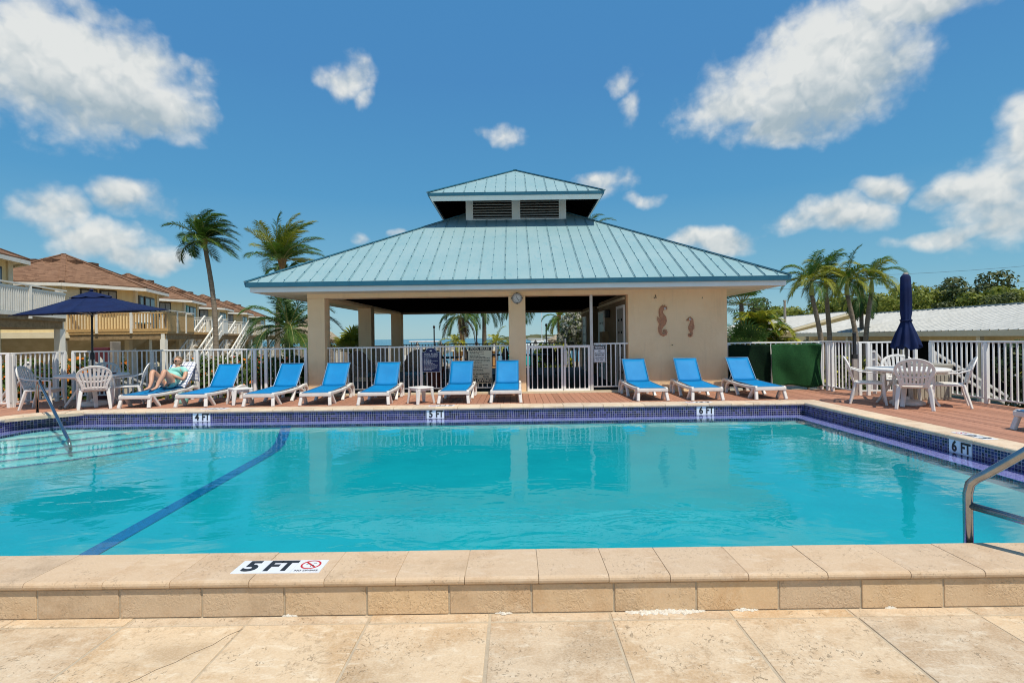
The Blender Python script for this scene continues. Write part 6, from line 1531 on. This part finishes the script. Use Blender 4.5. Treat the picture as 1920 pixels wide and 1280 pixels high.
for k, (x, y, z, lab) in enumerate([(-5.65, 37, 2.3, 'left of the leaning palm'), (-2.6, 36, 2.3, 'right of the leaning palm'), (2.28, 38, 2.35, 'left of the thatched hut'), (-.15, 37, 2.4, 'beside the clock pillar')]):
    t = thing('lamp_post', f'thin dark waterfront lamp post {lab}', 'lamp post', (x, y, GROUND), 0, 'waterfront lamp posts'); MB().tube([(0, 0, 0), (0, 0, z + .8)], .05, 6).build('shaft', 'black_paint', t); MB().lathe([(.03, z + .8), (.075, z + .88), (.085, z + .98), (.02, z + 1.06)], 8).build('lantern', 'black_paint', t)
struct(MB().box(-20, 14, 38.5, 44, -1.9, -1.05).build('dock', 'post_wood'))
t = thing('pontoon_boat', 'small boat with a white canopy on the water, left in the bay', 'boat', (-7.9, 46, -1.7)); MB().prism([(-1.6, -.7), (1.4, -.7), (2.0, 0), (1.4, .7), (-1.6, .7)], 0, .8).build('hull', 'boat_white', t, bevel=.05); MB().box(-1.2, 1.3, -.8, .8, 2.62, 2.74).build('canopy', 'boat_white', t, bevel=.05)
for a in (-1, 1.1):
    for b in (-.6, .6): MB().tube([(a, b, .8), (a, b, 2.62)], .035, 6).build('canopy_pole', 'black_paint', t)
MB().box(-.9, -.3, -.4, .4, .8, 1.7).build('console', 'dark_furniture', t); MB().box(-1.9, -1.5, -.2, .2, .3, 1.5).build('engine', 'boat_white', t)
t = thing('sailboat', 'white sailboat with a bare mast anchored off the island', 'boat', (5.6, 120, -1.7)); MB().prism([(-3.6, -1), (2.4, -1.1), (4.4, 0), (2.4, 1.1), (-3.6, 1)], 0, 1.5).build('hull', 'boat_white', t, bevel=.1); MB().box(-2, 1, -.7, .7, 1.5, 2.1).build('cabin', 'boat_white', t, bevel=.1); MB().tube([(.6, 0, 1.5), (.6, 0, 9.2)], .09, 6).build('mast', 'boat_white', t); MB().tube([(.6, 0, 2.6), (-2.6, 0, 2.7)], .07, 6).build('boom', 'boat_white', t)
t = thing('cruiser', 'white motor cruiser between the sailboat and the hut', 'boat', (6.4, 90, -1.7)); MB().prism([(-2, -1), (2, -1), (3.2, 0), (2, 1), (-2, 1)], 0, 1.4).build('hull', 'boat_white', t, bevel=.1); MB().box(-1.4, 1.2, -.8, .8, 1.4, 2.5).build('cabin', 'boat_white', t, bevel=.15); MB().box(-1.1, .5, -.7, .7, 2.9, 3.0).build('hardtop', 'boat_white', t); MB().tube([(-.3, 0, 2.5), (-.3, 0, 2.9)], .3, 6).build('hardtop_support', 'boat_white', t)
m = MB(); n = 60; vs = []
for i in range(n + 1):
    x = -30 + 150 * i / n; h = max(.3, (7.5 * math.sin(math.pi * min(1, i / n * 1.0)) ** .5 + 2.2 * mnoise.noise((x * .07, 1, 0)) + 1.2 * mnoise.noise((x * .35, 5, 0)))); vs += [(x, 900, -1.8), (x, 900, h - 1.8 + .2), (x, 925, h * .9 - 1.8), (x, 940, -1.8)]
m.add(vs, [(i * 4 + j, (i + 1) * 4 + j, (i + 1) * 4 + j + 1, i * 4 + j + 1) for i in range(n) for j in range(3)]); struct(m.build('island', 'island_green', fix=False)); 
struct(MB().box(-34, 122, 896, 899, -1.9, .1).build('island_beach', 'ground_sand'))
t = thing('upturned_kayak', 'turquoise boat hull behind the gate, seen through the pickets', 'boat', (1.0, 27.5, -.3)); MB().prism([(-1.6, 0), (-1.1, -.42), (.9, -.42), (1.6, 0), (.9, .42), (-1.1, .42)], 0, .62).build('hull', 'turquoise_paint', t, bevel=.1)
for a in (-.9, .8): MB().box(a - .06, a + .06, -.5, .5, -.9, 0).build('trestle', 'post_wood', t)
t = thing('sunny_hut', 'small orange and cream kiosk by the water, seen through the railing', 'kiosk', (-3.0, 39.5, -1.05)); MB().box(-1.6, 1.6, -.6, .6, 0, 1.3).build('wall', 'hull_orange', t); MB().box(-1.8, 1.8, -.8, .8, 1.3, 1.4).build('roof', 'cream_trim', t); MB().box(-.9, .9, -.63, -.601, .4, 1.0).build('counter_opening', 'house_white', t)
